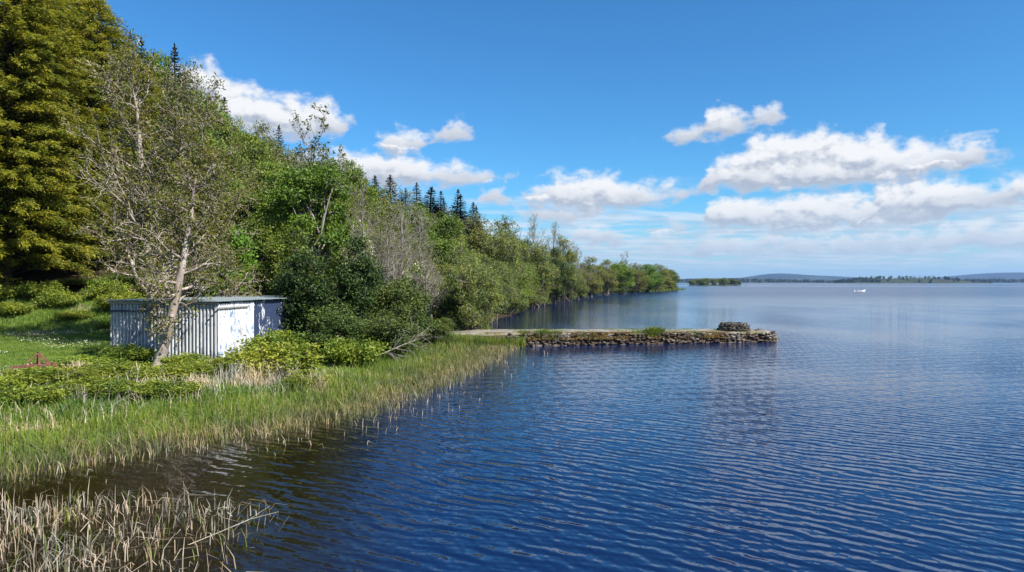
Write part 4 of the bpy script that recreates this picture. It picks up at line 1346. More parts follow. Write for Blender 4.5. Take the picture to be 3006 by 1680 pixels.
M['deck'] = deck_mat()
pier = empty('stone_pier', (P0.x, P0.y, 0))
tag(pier, 'long low stone pier with mossy edge reaching out into the lake', 'pier')
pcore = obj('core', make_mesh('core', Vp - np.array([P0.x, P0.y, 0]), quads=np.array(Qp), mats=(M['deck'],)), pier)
# facing stones, course by course, along the near side and round the head
cum = [0.0]
for i in range(1, 94):
    a, b = pier_pt(*outl[i - 1]), pier_pt(*outl[i])
    cum.append(cum[-1] + (a - b).length)
cnt = 0
for course in range(5):
    s = 5.6 + 0.2 * course
    while s < cum[-1] - 0.2 and cnt < 298:
        wd_ = rngP.uniform(0.24, 0.56)
        sm = s + wd_ / 2
        i = int(np.searchsorted(cum, sm)) - 1
        i = max(0, min(i, 92))
        f = (sm - cum[i]) / max(1e-6, cum[i + 1] - cum[i])
        a, b = pier_pt(*outl[i]), pier_pt(*outl[i + 1])
        q = a.lerp(b, f)
        tdir = (b - a).normalized()
        inw = Vector((-tdir.y, tdir.x, 0))
        top = pier_top(min(sm, PLEN))
        ch = (top + 0.06) / 5
        z = -0.06 + ch * (course + 0.5) + rngP.uniform(-0.05, 0.05)
        o = obj('stone', stone_mesh(int(rngP.integers(0, 9)), M['stone'], 'p'), pier)
        q = q + inw * (0.05 + 0.04 * course + rngP.uniform(-0.04, 0.06))
        o.location = (q.x - P0.x, q.y - P0.y, z)
        o.rotation_euler = (rngP.uniform(-0.4, 0.4), rngP.uniform(-0.35, 0.35), math.atan2(tdir.y, tdir.x) + rngP.uniform(-0.35, 0.35))
        o.scale = (wd_ * 1.08, rngP.uniform(0.24, 0.5), ch * rngP.uniform(0.75, 1.5))
        s += wd_ * rngP.uniform(0.92, 1.15)
        cnt += 1

# stone ring at the head of the pier
RC = pier_pt(22.0, 1.55)
ringo = empty('stone_ring', (RC.x, RC.y, 0.60))
tag(ringo, 'squat round drystone ring standing near the end of the pier', 'stone ring')
for course in range(5):
    rad = 1.0 - 0.055 * course
    n = 20
    for k in range(n):
        a = (k + 0.5 * (course % 2)) / n * 2 * math.pi + rngP.uniform(-0.05, 0.05)
        o = obj('stone', stone_mesh(int(rngP.integers(0, 9)), M['stone_dark'], 'r'), ringo)
        o.location = (rad * math.cos(a), rad * math.sin(a), 0.05 + 0.115 * course + rngP.uniform(-0.02, 0.02))
        o.rotation_euler = (rngP.uniform(-0.2, 0.2), rngP.uniform(-0.2, 0.2), a + math.pi / 2 + rngP.uniform(-0.2, 0.2))
        o.scale = (rngP.uniform(0.26, 0.40), rngP.uniform(0.24, 0.34), rngP.uniform(0.12, 0.18))
bm = bmesh.new()
bmesh.ops.create_cone(bm, cap_ends=True, segments=28, radius1=0.93, radius2=0.72, depth=0.5)
bmesh.ops.translate(bm, verts=list(bm.verts), vec=(0, 0, 0.27))
obj('rubble_fill', bm_mesh('rubble_fill', bm, M['stone_dark']), ringo)

# small iron mooring post beside the ring
mp = pier_pt(23.4, 2.0)
post = empty('mooring_post', (mp.x, mp.y, 0.60))
tag(post, 'thin dark iron mooring post on the pier right of the stone ring', 'post')
obj('upright', bm_mesh('upright', bm_box((0.04, 0.04, 0.36), (0, 0, 0.18), 0.005), M['iron_dark']), post)
obj('crossbar', bm_mesh('crossbar', bm_box((0.22, 0.035, 0.035), (0, 0, 0.378), 0.005), M['iron_dark']), post)

# pale rocks at the waterline behind the pier root
for i, (x, y, s, lab) in enumerate([(-4.1, 57.0, 0.9, 'largest pale rock at the waterline behind the pier root'), (-2.9, 58.6, 0.55, 'pale rock right of the largest one behind the pier'), (-4.9, 55.6, 0.6, 'pale rock left of the largest one behind the pier')]):
    o = obj('shore_rock', stone_mesh(20 + i, M['rock_pale'], 'k'), None, (x, y, 0.08), (0.1, 0.15, i * 1.3), (s * 1.5, s, s * 0.6))
    tag(o, lab, 'rock', 'rocks at the pier root')


# ------------------------------------------------------------------ grasses and reeds
def blades(rng, x, y, z, h, wd, lean, kink=None):
    """strips of two quads bending over; arrays per blade"""
    n = len(x)
    a = rng.uniform(0, 2 * np.pi, n)
    la = rng.uniform(0, 2 * np.pi, n)
    B = np.stack([np.cos(a), np.sin(a), np.zeros(n)], -1) * (wd * 0.5)[:, None]
    Ld = np.stack([np.cos(la), np.sin(la), np.zeros(n)], -1) * lean[:, None]
    p0 = np.stack([x, y, z], -1)
    p1 = p0 + Ld * (h * 0.25)[:, None] + np.array([0, 0, 1.0]) * (h * 0.55)[:, None]
    p2 = p0 + Ld * h[:, None] + np.array([0, 0, 1.0]) * (h * np.sqrt(np.maximum(0.05, 1 - 0.6 * lean ** 2)))[:, None]
    if kink is not None:           # broken stalks: the top folds over
        kk = kink[:, None]
        fold = Ld / np.maximum(lean[:, None], 1e-3) * (h * 0.33)[:, None] - np.array([0, 0, 1.0]) * (h * rng.uniform(-0.1, 0.35, n))[:, None]
        p2 = np.where(kk, p1 + np.array([0, 0, 1.0]) * (h * 0.1)[:, None] + fold, p2)
    V = np.stack([p0 - B, p0 + B, p1 - B * 0.85, p1 + B * 0.85, p2 - B * 0.25, p2 + B * 0.25], axis=1).reshape(-1, 3)
    i = np.arange(n) * 6
    Q = np.concatenate([np.stack([i, i + 1, i + 3, i + 2], -1), np.stack([i + 2, i + 3, i + 5, i + 4], -1)])
    return V, Q


def stuff(name, VQ, mat, label, cat, parent=None):
    o = obj(name, make_mesh(name, VQ[0], quads=VQ[1], mats=(mat,)), parent)
    o['kind'] = 'stuff'
    if parent is None:
        tag(o, label, cat)
    return o


def in_shed(x, y):
    rx, ry = x - CORN.x, y - CORN.y
    u = rx * UU.x + ry * UU.y
    v = rx * VV.x + ry * VV.y
    return (u > -0.1) & (u < SH_L + 0.1) & (v > -0.1) & (v < SH_D + 0.1)


def patch(x, y, s, ph=0.0):
    return (np.sin(x * s + 1.3 * np.sin(y * s * 0.7 + ph)) * np.sin(y * s * 1.1 + 0.9 * np.sin(x * s * 0.6 + 2 + ph)) + 0.5 * np.sin(x * s * 2.3 + ph) * np.sin(y * s * 2.7)) / 1.5


def scatter(rng, n, x0, x1, y0, y1):
    return rng.uniform(x0, x1, n), rng.uniform(y0, y1, n)


rg = np.random.default_rng(2024)
# green reed belt
x, y = scatter(rg, 150000, -22, 1, 9, 45)
d = sdist(x, y)
wid_ = np.interp(y, [12, 16, 22, 30, 42], [2.7, 2.9, 3.2, 3.4, 3.0])
keep = (d > -0.3) & (d < wid_ + 0.5 * patch(x, y, 1.1)) & (rg.random(len(x)) < np.clip(0.55 + 0.4 * patch(x, y, 0.8, 1.0), 0.2, 1) * np.interp(d, [-0.5, 0.3, 1.4], [0.12, 0.45, 1.0]) * np.interp(y, [12, 25, 45], [1, .8, .5]))
x, y, d = x[keep], y[keep], d[keep]
h = rg.uniform(0.24, 0.60, len(x)) * np.interp(d, [-0.5, 0.8, 2.4, 3.6], [0.45, 0.8, 1.0, 0.8]) * (1 + 0.25 * patch(x, y, 0.9, 3.0))
z = np.maximum(ground_z(x, y), 0.0) - 0.04
stuff('green_reeds', blades(rg, x, y, z, h, rg.uniform(0.012, 0.028, len(x)), rg.uniform(0.05, 0.45, len(x))), M['reed_green'], 'fresh green reeds standing along the lake edge', 'reeds')
# straw coloured and mixed stalks through the outer half of the belt
x, y = scatter(rg, 120000, -22, 2, 9, 46)
d = sdist(x, y)
keep = (d > np.interp(y, [13, 16, 19], [-0.35, -0.6, -1.3])) & (d < 2.6) & (rg.random(len(x)) < np.interp(d, [-1.3, -0.4, 0.6, 2.6], [0.15, 0.9, 1.0, 0.25]) * np.interp(y, [12, 30, 46], [0.75, 1.0, 0.9]))
x, y = x[keep], y[keep]
h = rg.uniform(0.16, 0.48, len(x))
z = np.maximum(ground_z(x, y), 0.0) - 0.04
stuff('mixed_reeds', blades(rg, x, y, z, h, rg.uniform(0.012, 0.026, len(x)), rg.uniform(0.1, 0.7, len(x)), rg.random(len(x)) < 0.3), M['reed_mixed'], 'yellowing reed stalks at the outer edge of the green reeds', 'reeds')


def in_poly(x, y, poly):
    ins = np.zeros(len(x), bool)
    n = len(poly)
    for i in range(n):
        ax, ay = poly[i]
        bx, by = poly[(i + 1) % n]
        ins ^= ((ay > y) != (by > y)) & (x < ax + (y - ay) / ((by - ay) or 1e-9) * (bx - ax))
    return ins


# dead stalks standing in the open water at the bottom of the view
x, y = scatter(rg, 10500, -13, -2.6, 6.5, 14.2)
poly = [(-13, 10.9), (-9.7, 11.6), (-7.0, 12.3), (-5.6, 12.0), (-4.2, 11.8), (-3.3, 11.0), (-3.4, 9), (-3.5, 6.5), (-13, 6.5)]
edge = np.clip((-3.1 - x) / 2.6, 0.0, 1) ** 1.3 * np.clip((13.6 - y) / 2.0 + 0.25, 0.15, 1)
keep = in_poly(x, y, poly) & (rg.random(len(x)) < edge * np.clip(0.62 + 0.6 * patch(x, y, 1.9, 0.5), 0.12, 1))
x, y = x[keep], y[keep]
n = len(x)
h = rg.uniform(0.16, 0.50, n)
lean = rg.uniform(0.05, 0.5, n)
flat = rg.random(n) < 0.24
lean = np.where(flat, rg.uniform(1.4, 2.2, n), lean)
h = np.where(flat, h * 0.7, h)
stuff('dead_reeds', blades(rg, x, y, np.full(n, -0.03), h, rg.uniform(0.007, 0.017, n), lean, (rg.random(n) < 0.5) & ~flat), M['reed_dead'], 'dead straw-coloured reeds standing in the water at the bottom', 'reeds')
sel = rg.random(n) < 0.13
x2, y2 = x[sel] + rg.normal(0, .08, sel.sum()), y[sel] + rg.normal(0, .08, sel.sum())
n2 = len(x2)
stuff('young_reeds', blades(rg, x2, y2, np.full(n2, -0.03), rg.uniform(0.14, 0.42, n2), rg.uniform(0.010, 0.02, n2), rg.uniform(0.1, 0.5, n2)), M['reed_green'], 'green shoots among the dead reeds at the bottom', 'reeds')
fr = tubes([([Vector((-4.9, 10.0, -0.02)), Vector((-4.5, 10.5, 0.05)), Vector((-4.15, 10.85, 0.13)), Vector((-3.8, 11.1, 0.16))], [0.006, 0.006, 0.005, 0.003], 5),
            ([Vector((-4.5, 10.5, 0.05)), Vector((-4.2, 10.95, 0.10)), Vector((-4.0, 11.3, 0.2))], [0.005, 0.004, 0.002], 5)])
tag(obj('fallen_stalk', make_mesh('fallen_stalk', fr[0], quads=fr[1], mats=(M['straw'],), smooth=True)), 'long pale forked stalk lying out over the water beside the dead reeds', 'stalk')
# thin outer stubs along the belt and a few strays further out
x, y = scatter(rg, 26000, -10, 3.5, 12.5, 42)
d = sdist(x, y)
keep = (d < 0.2) & (d > -3.6) & (rg.random(len(x)) < np.interp(d, [-3.6, -2.2, -1.2, 0.2], [0.01, 0.07, 0.30, 0.5]) * np.clip(0.5 + 0.8 * patch(x, y, 1.3, 2.0), 0.05, 1) * np.interp(y, [12.5, 14, 16, 24, 42], [0.15, 0.4, 1.0, 0.8, 0.5]))
x, y = x[keep], y[keep]
n = len(x)
stuff('reed_stubs', blades(rg, x, y, np.full(n, -0.03), rg.uniform(0.12, 0.36, n), rg.uniform(0.012, 0.024, n), rg.uniform(0.05, 0.6, n), rg.random(n) < 0.4), M['reed_dead'], 'scattered dead reed stubs in the shallows beside the green reeds', 'reeds')
# reed shelf along the far point
x, y = scatter(rg, 9000, 24, 92, 225, 350)
d = sdist(x, y)
keep = (d > -2.0) & (d < 4.0)
x, y = x[keep], y[keep]
n = len(x)
stuff('far_reeds', blades(rg, x, y, np.maximum(ground_z(x, y), 0) - 0.02, rg.uniform(0.5, 1.1, n), rg.uniform(0.12, 0.3, n), rg.uniform(0.05, 0.4, n)), M['reed_green'], 'thin green reed shelf at the foot of the far wooded point', 'reeds')

# lawn and rough grass
x, y = scatter(rg, 170000, -34, -3, 15, 44)
d = sdist(x, y)
keep = (d > 3.2) & ~in_shed(x, y) & (rg.random(len(x)) < np.interp(y, [15, 25, 44], [1.0, 0.75, 0.6])) & (x > -y * 0.80 - 1.5)
x, y, d = x[keep], y[keep], d[keep]
n = len(x)
tall = np.clip(np.interp(y, [15, 21, 24, 38, 41], [0.30, 0.22, 0.075, 0.07, 0.3]) * (1 + 0.3 * patch(x, y, 1.2)), 0.04, 0.5)
stuff('lawn_grass', blades(rg, x, y, ground_z(x, y) - 0.01, tall * rg.uniform(0.6, 1.3, n), rg.uniform(0.015, 0.035, n), rg.uniform(0.1, 0.7, n)), M['lawn_blade'], 'short bright grass of the lawn left of the shed', 'grass')
# pale dry stems standing through the rough bank
x, y = scatter(rg, 16000, -19, -5, 15, 26)
d = sdist(x, y)
keep = (d > 2.6) & (d < 9.5) & ~in_shed(x, y) & (rg.random(len(x)) < np.clip(0.28 + 0.5 * patch(x, y, 0.9, 4.0), 0.03, 0.9))
x, y = x[keep], y[keep]
n = len(x)
stuff('dry_stems', blades(rg, x, y, ground_z(x, y) - 0.02, rg.uniform(0.18, 0.6, n), rg.uniform(0.010, 0.02, n), rg.uniform(0.1, 0.7, n), rg.random(n) < 0.25), M['straw'], 'pale dry stems mixed through the rough bank', 'dry grass')
# daisies
x, y = scatter(rg, 30000, -31, -13, 20, 41)
d = sdist(x, y)
keep = (d > 5) & ~in_shed(x, y) & (patch(x, y, 0.55, 0.7) + 0.3 * patch(x, y, 1.7) > 0.28) & (rg.random(len(x)) < 0.28)
x, y = x[keep], y[keep]
n = len(x)
c = np.stack([x, y, ground_z(x, y) + rg.uniform(0.06, 0.13, n)], -1)
stuff('daisies', leaf_quads(c, rand_dirs(rg, n) * np.array([1, 1, 0.1]), nrm(rg.normal(size=(n, 3)) * 0.35 + np.array([0.2, -0.3, 1])), rg.uniform(0.03, 0.055, n), rg.uniform(0.03, 0.055, n)), M['daisy'], 'white daisies scattered over the lawn', 'flowers')
# dry grass tufts, each a tussock of its own
TUS = [(-8.9, 22.9, 0.9, 0.95, 'widest tuft of pale dry grass below the big bramble mound'), (-7.9, 23.3, 0.6, 1.05, 'tall pale dry grass tuft right of the widest one'), (-6.6, 22.8, 0.45, 0.8, 'narrow dry grass tuft next to the green reeds'),
       (-10.0, 21.7, 0.7, 0.55, 'short dry grass tuft left of the widest one'), (-12.4, 19.3, 0.6, 0.55, 'dry grass tuft low on the bank above the green reeds'), (-13.4, 20.9, 0.35, 0.6, 'thin dry grass tuft above the low brambles'),
       (-14.4, 22.7, 0.4, 0.62, 'thin dry grass tuft beside the rusty plough'), (-10.9, 20.7, 0.6, 0.45, 'low spread of dry grass above the reeds')]
for i, (tx, ty, tr_, th_, lab) in enumerate(TUS):
    r2 = np.random.default_rng(900 + i)
    n = int(420 * tr_ + 120)
    px, py = r2.normal(0, tr_ * 0.42, n), r2.normal(0, tr_ * 0.30, n)
    zz = ground_z(px + tx, py + ty) - gz(tx, ty)
    o = obj('dry_grass_tuft', make_mesh('dry_grass_tuft', *[blades(r2, px, py, zz, th_ * 0.72 * r2.uniform(0.4, 1.2, n), r2.uniform(0.012, 0.024, n), r2.uniform(0.05, 0.6, n), r2.random(n) < 0.15)[0]],
            quads=blades(np.random.default_rng(1), px, py, zz, np.ones(n), np.ones(n), np.ones(n))[1], mats=(M['straw'],)), None, (tx, ty, gz(tx, ty)))
    tag(o, lab, 'grass tuft', 'dry grass tufts on the bank')

# moss and grass growing on the pier's edge
n = 34000
s = rg.uniform(5.0, PLEN - 3.2, n)
dens = 0.5 + 0.5 * np.sin(s * 1.1 + 0.7) * np.sin(s * 0.43 + 1.9) + 0.25 * np.sin(s * 3.3)
keep = rg.random(n) < np.clip(dens, 0.06, 0.95) * np.interp(s, [5, 8, 12, 20, 21.2], [0.4, 0.8, 1, 1, 0])
s = s[keep]
n = len(s)
o_ = rg.uniform(0.02, 0.62, n)
tz = np.interp(s, [0, 6, 14, 24.4], [0.80, 0.80, 0.70, 0.60])
zz = np.where(o_ < 0.3, tz * (0.42 + o_ * 1.9), tz * 0.97)
px = P0.x + pdir.x * s + pnor.x * o_
py = P0.y + pdir.y * s + pnor.y * o_
c = np.stack([px - P0.x, py - P0.y, zz + rg.uniform(0, 0.05, n)], -1)
stuff('moss', leaf_quads(c, rand_dirs(rg, n) + np.array([0, -0.3, -0.4]), nrm(rg.normal(size=(n, 3)) * 0.5 + np.array([0, -0.6, 0.8])), rg.uniform(0.06, 0.13, n), rg.uniform(0.04, 0.08, n)), M['moss'], None, None, pier)
gs, go, gh = [], [], []
for (c0, sp, hh, k) in ((8.6, 0.5, 0.32, 500), (9.5, 0.35, 0.25, 260), (15.9, 0.55, 0.5, 900), (15.2, 0.9, 0.28, 500), (18.5, 0.4, 0.2, 200), (7.4, 0.5, 0.3, 260), (11.0, 0.3, .2, 120)):
    gs.append(rg.normal(c0, sp * 0.6, k))
    go.append(rg.uniform(0.08, 0.55, k))
    gh.append(rg.uniform(0.5, 1.1, k) * hh)
for _ in range(90):
    c0 = rg.uniform(4, 23.5)
    k = 30
    gs.append(rg.normal(c0, 0.25, k))
    go.append(rg.normal(rg.choice([0.6, 1.9, 3.4]), 0.12, k))
    gh.append(rg.uniform(0.06, 0.16, k))
gs, go, gh = np.concatenate(gs), np.concatenate(go), np.concatenate(gh)
gzv = np.interp(gs, [0, 6, 14, 24.4], [0.80, 0.80, 0.70, 0.60]) * np.interp(go, [0.05, 0.3, 5], [0.6, 0.97, 1.0])
stuff('grass_tufts', blades(rg, pdir.x * gs + pnor.x * go, pdir.y * gs + pnor.y * go, gzv - 0.03, gh, rg.uniform(0.012, 0.03, len(gs)), rg.uniform(0.1, 0.8, len(gs))), M['reed_green'], None, None, pier)
# reeds against the pier root
x = rg.uniform(-4.5, 0.8, 2600)
y = 40.4 + (x + 6.5) * 0.1894 - rg.uniform(0.1, 1.4, 2600)
stuff('pier_reeds', blades(rg, x, y, np.maximum(ground_z(x, y), 0) - 0.03, rg.uniform(0.35, 0.8, 2600), rg.uniform(0.015, 0.03, 2600), rg.uniform(0.05, 0.4, 2600)), M['reed_green'], 'bright green reed clump against the root of the pier', 'reeds')

# ------------------------------------------------------------------ rusty plough on the lawn
PLX, PLY = -16.0, 22.6
plough = empty('rusty_plough', (PLX, PLY, gz(PLX, PLY)), R(8))
tag(plough, 'rusty old iron cultivator with three-legged frame lying on the lawn', 'plough')


def bar(name, pts, w_, h_, mat, parent):
    """flat iron bar following points in the local xz plane with given y"""
    pts = [Vector(p) for p in pts]
    bm = bmesh.new()
    prev = None
    for i, p in enumerate(pts):
        tdir = (pts[min(i + 1, len(pts) - 1)] - pts[max(i - 1, 0)]).normalized()
        sd = tdir.cross(Vector((0, 1, 0.001)))
        sd = sd.normalized() if sd.length > 1e-3 else Vector((1, 0, 0))
        bn = tdir.cross(sd).normalized()
        vs = [bm.verts.new(p + sd * a * h_ / 2 + bn * b * w_ / 2) for a, b in ((-1, -1), (1, -1), (1, 1), (-1, 1))]
        if prev:
            for k in range(4):
                bm.faces.new((prev[k], prev[(k + 1) % 4], vs[(k + 1) % 4], vs[k]))
        else:
            bm.faces.new(vs[::-1])
        prev = vs
    bm.faces.new(prev)
    return obj(name, bm_mesh(name, bm, mat), parent)


bar('toolbar', [(-0.42, 0, 0.30), (-0.1, 0, 0.335), (0.25, 0, 0.35), (0.60, 0, 0.37)], 0.09, 0.09, M['rust'], plough)
bar('toolbar', [(-0.15, 0.35, 0.34), (0.25, 0.35, 0.36), (0.62, 0.33, 0.38)], 0.07, 0.08, M['rust'], plough)
bar('cross_member', [(0.05, -0.04, 0.34), (0.05, 0.2, 0.35), (0.05, 0.40, 0.35)], 0.07, 0.07, M['rust'], plough)
bar('cross_member', [(0.55, -0.04, 0.37), (0.55, 0.2, 0.38), (0.55, 0.40, 0.38)], 0.07, 0.07, M['rust'], plough)
bar('headstock', [(0.18, 0.17, 0.36), (0.185, 0.17, 0.56), (0.20, 0.16, 0.78)], 0.05, 0.06, M['iron_dark'], plough)
bar('stay', [(-0.14, 0.02, 0.36), (0.03, 0.1, 0.56), (0.18, 0.15, 0.74)], 0.035, 0.04, M['rust'], plough)
bar('stay', [(0.30, 0.03, 0.38), (0.26, 0.1, 0.56), (0.22, 0.15, 0.75)], 0.04, 0.05, M['rust'], plough)
bar('stay', [(0.52, 0.2, 0.40), (0.38, 0.18, 0.57), (0.22, 0.15, 0.75)], 0.04, 0.05, M['rust'], plough)
bar('tine', [(-0.40, -0.02, 0.31), (-0.52, -0.02, 0.29), (-0.60, -0.02, 0.22), (-0.635, -0.02, 0.12), (-0.63, -0.02, 0.0), (-0.60, -0.02, -0.06)], 0.07, 0.075, M['rust'], plough)
bar('tine', [(0.16, -0.05, 0.33), (0.11, -0.08, 0.24), (0.08, -0.1, 0.12), (0.10, -0.1, 0.02)], 0.10, 0.06, M['rust'], plough)
bar('tine', [(0.60, 0.33, 0.38), (0.68, 0.33, 0.30), (0.70, 0.33, 0.15), (0.66, 0.33, 0.0)], 0.07, 0.06, M['rust'], plough)
bar('shank', [(-0.08, -0.1, 0.32), (-0.06, -0.1, 0.2), (-0.07, -0.1, 0.08)], 0.03, 0.03, M['iron_dark'], plough)
bar('shank', [(0.45, -0.05, 0.35), (0.52, -0.06, 0.29), (0.60, -0.08, 0.25)], 0.025, 0.025, M['iron_dark'], plough)


def share(name, loc, rot, mat, rad=0.11, ln=0.14):
    bm = bmesh.new()
    n = 12
    r1, r2 = [], []
    for k in range(n):
        a = k / n * math.pi * 1.5
        r1.append(bm.verts.new((rad * math.cos(a), -ln / 2, rad * math.sin(a))))
        r2.append(bm.verts.new((rad * 0.92 * math.cos(a), ln / 2, rad * 0.92 * math.sin(a))))
    for k in range(n - 1):
        bm.faces.new((r1[k], r1[k + 1], r2[k + 1], r2[k]))
    bmesh.ops.solidify(bm, geom=list(bm.faces), thickness=0.015)
    return obj(name, bm_mesh(name, bm, mat), plough, loc, rot)


share('curved_share', (-0.20, -0.12, 0.08), (0, 0.4, 0.9), M['rust'])
share('curved_share', (0.53, -0.1, 0.16), (0.3, 1.0, 0.6), M['rust'], 0.12, 0.2)
share('curved_share', (0.34, -0.1, 0.10), (0, 0.2, 1.2), M['iron_dark'], 0.07, 0.08)

# ------------------------------------------------------------------ motor boat far out
boat = empty('motor_boat', (136.6, 268.0, 0.0), R(-12))
tag(boat, 'small white motor boat out on the open lake', 'boat')
M['boat_white'] = rough_mat('boat_white', (0.74, 0.74, 0.73), (0.82, 0.82, 0.81), 3.0, 0.35, spec=0.5)
M['boat_dark'] = rough_mat('boat_dark', (0.02, 0.02, 0.03), (0.05, 0.05, 0.07), 3.0, 0.5)
# stations from stern (x=-1.9) to bow (x=1.9): half beam, keel z, sheer z
ST = [(-1.9, 0.70, -0.12, 0.46), (-1.2, 0.78, -0.15, 0.46), (-0.3, 0.80, -0.16, 0.50), (0.6, 0.70, -0.14, 0.60), (1.3, 0.42, -0.05, 0.72), (1.75, 0.14, 0.15, 0.82), (1.95, 0.02, 0.45, 0.86)]
bm = bmesh.new()
rows = []
for (x0, b0, k0, s0) in ST:
    prof = [(-b0, s0), (-b0 * 0.97, k0 + (s0 - k0) * 0.45), (-b0 * 0.72, k0 + (s0 - k0) * 0.12), (0, k0), (b0 * 0.72, k0 + (s0 - k0) * 0.12), (b0 * 0.97, k0 + (s0 - k0) * 0.45), (b0, s0),
            (b0 * 0.84, s0 - 0.02), (b0 * 0.7, k0 + 0.22), (-b0 * 0.7, k0 + 0.22), (-b0 * 0.84, s0 - 0.02)]
    rows.append([bm.verts.new((x0, yy, zz)) for yy, zz in prof])
for a, b in zip(rows[:-1], rows[1:]):
    for k in range(11):
        bm.faces.new((a[k], a[(k + 1) % 11], b[(k + 1) % 11], b[k]))
bm.faces.new(rows[0])
bm.faces.new(rows[-1][::-1])
obj('hull', bm_mesh('hull', bm, M['boat_white']), boat)
bm = bmesh.new()
dk = [(0.55, 0.6, 0.60), (1.3, 0.38, 0.73), (1.75, 0.12, 0.83), (1.95, 0.02, 0.87)]
va = [bm.verts.new((x0, -b0, z0)) for x0, b0, z0 in dk]
vb = [bm.verts.new((x0, b0, z0)) for x0, b0, z0 in dk]
vc = [bm.verts.new((x0, 0, z0 + 0.07)) for x0, b0, z0 in dk]
for i in range(3):
    bm.faces.new((va[i], va[i + 1], vc[i + 1], vc[i]))
    bm.faces.new((vc[i], vc[i + 1], vb[i + 1], vb[i]))
bmesh.ops.solidify(bm, geom=list(bm.faces), thickness=0.03)
obj('foredeck', bm_mesh('foredeck', bm, M['boat_white']), boat)
obj('thwart', bm_mesh('thwart', bm_box((0.35, 1.3, 0.06), (-0.55, 0, 0.30), 0.01), M['boat_white']), boat)
obj('waterline_stripe', bm_mesh('waterline_stripe', bm_box((1.6, 1.60, 0.09), (-1.15, 0, 0.03), 0.02), M['boat_dark']), boat)
ob_ = obj('outboard_motor', bm_mesh('outboard_motor', bm_box((0.30, 0.32, 0.42), (-2.02, 0, 0.62), 0.07), M['boat_white']), boat)
obj('motor_leg', bm_mesh('motor_leg', bm_box((0.12, 0.10, 0.75), (-2.03, 0, 0.08), 0.02), M['boat_dark']), ob_)
obj('windscreen', bm_mesh('windscreen', bm_box((0.05, 1.0, 0.26), (0.42, 0, 0.72), 0.015), M['boat_dark']), boat)

# one person at the helm
M['cloth_white'] = rough_mat('cloth_white', (0.70, 0.70, 0.70), (0.80, 0.80, 0.79), 8.0, 0.9)
M['cloth_dark'] = rough_mat('cloth_dark', (0.02, 0.022, 0.03), (0.05, 0.05, 0.06), 8.0, 0.9)
M['skin'] = rough_mat('skin', (0.42, 0.25, 0.18), (0.50, 0.31, 0.23), 5.0, 0.6)
M['hair'] = rough_mat('hair', (0.02, 0.015, 0.01), (0.05, 0.035, 0.025), 20.0, 0.7)
J = {'pelvis': (0, 0, 0.0), 'waist': (0.0, 0, 0.20), 'chest': (0.03, 0, 0.40), 'neck': (0.05, 0, 0.56), 'head0': (0.07, 0, 0.64), 'head1': (0.08, 0, 0.74), 'head2': (0.075, 0, 0.82),
     'shl': (0.04, 0.17, 0.50), 'ell': (0.12, 0.24, 0.27), 'wrl': (0.34, 0.16, 0.26), 'hal': (0.43, 0.13, 0.28), 'shr': (0.04, -0.17, 0.50), 'elr': (0.12, -0.24, 0.27), 'wrr': (0.34, -0.16, 0.26), 'har': (0.43, -0.13, 0.28),
     'hil': (0.02, 0.10, -0.02), 'knl': (0.42, 0.13, 0.04), 'anl': (0.50, 0.13, -0.20), 'tol': (0.66, 0.14, -0.23), 'hir': (0.02, -0.10, -0.02), 'knr': (0.42, -0.13, 0.04), 'anr': (0.50, -0.13, -0.20), 'tor': (0.66, -0.14, -0.23)}
RAD = dict(pelvis=.15, waist=.14, chest=.16, neck=.06, head0=.075, head1=.10, head2=.075, shl=.075, ell=.05, wrl=.035, hal=.04, shr=.075, elr=.05, wrr=.035, har=.04, hil=.095, knl=.07, anl=.045, tol=.04, hir=.095, knr=.07, anr=.045, tor=.04)
ED = [('pelvis', 'waist'), ('waist', 'chest'), ('chest', 'neck'), ('neck', 'head0'), ('head0', 'head1'), ('head1', 'head2'), ('chest', 'shl'), ('shl', 'ell'), ('ell', 'wrl'), ('wrl', 'hal'), ('chest', 'shr'), ('shr', 'elr'),
      ('elr', 'wrr'), ('wrr', 'har'), ('pelvis', 'hil'), ('hil', 'knl'), ('knl', 'anl'), ('anl', 'tol'), ('pelvis', 'hir'), ('hir', 'knr'), ('knr', 'anr'), ('anr', 'tor')]
ks = list(J)
pm = bpy.data.meshes.new('body')
pm.from_pydata([J[k] for k in ks], [(ks.index(a), ks.index(b)) for a, b in ED], [])
po = obj('body', pm)
sk = po.modifiers.new('skin', 'SKIN')
if not pm.skin_vertices:
    pm.skin_vertices.add()
for i, k in enumerate(ks):
    sv = pm.skin_vertices[0].data[i]
    sv.radius = (RAD[k], RAD[k])
    sv.use_root = (k == 'pelvis')
po.modifiers.new('sub', 'SUBSURF').render_levels = 1
po.modifiers['sub'].levels = 1
dg = bpy.context.evaluated_depsgraph_get()
bme = bpy.data.meshes.new_from_object(po.evaluated_get(dg))
bpy.data.objects.remove(po)
for m_ in (M['cloth_white'], M['cloth_dark'], M['skin'], M['hair']):
    bme.materials.append(m_)
for pl in bme.polygons:
    c_ = pl.center
    if c_.z > 0.77 or (c_.z > 0.70 and c_.x < 0.05):
        pl.material_index = 3
    elif c_.z > 0.55 or (c_.x > 0.30 and c_.z > 0.17):
        pl.material_index = 2
    elif c_.z < 0.09:
        pl.material_index = 1
    pl.use_smooth = True
pa = math.radians(-12)
pers = obj('person', bme, None, (136.6 - 0.55 * math.cos(pa), 268.0 - 0.55 * math.sin(pa), 0.44), (0, 0, pa))
tag(pers, 'person in a white top sitting in the white motor boat', 'person')

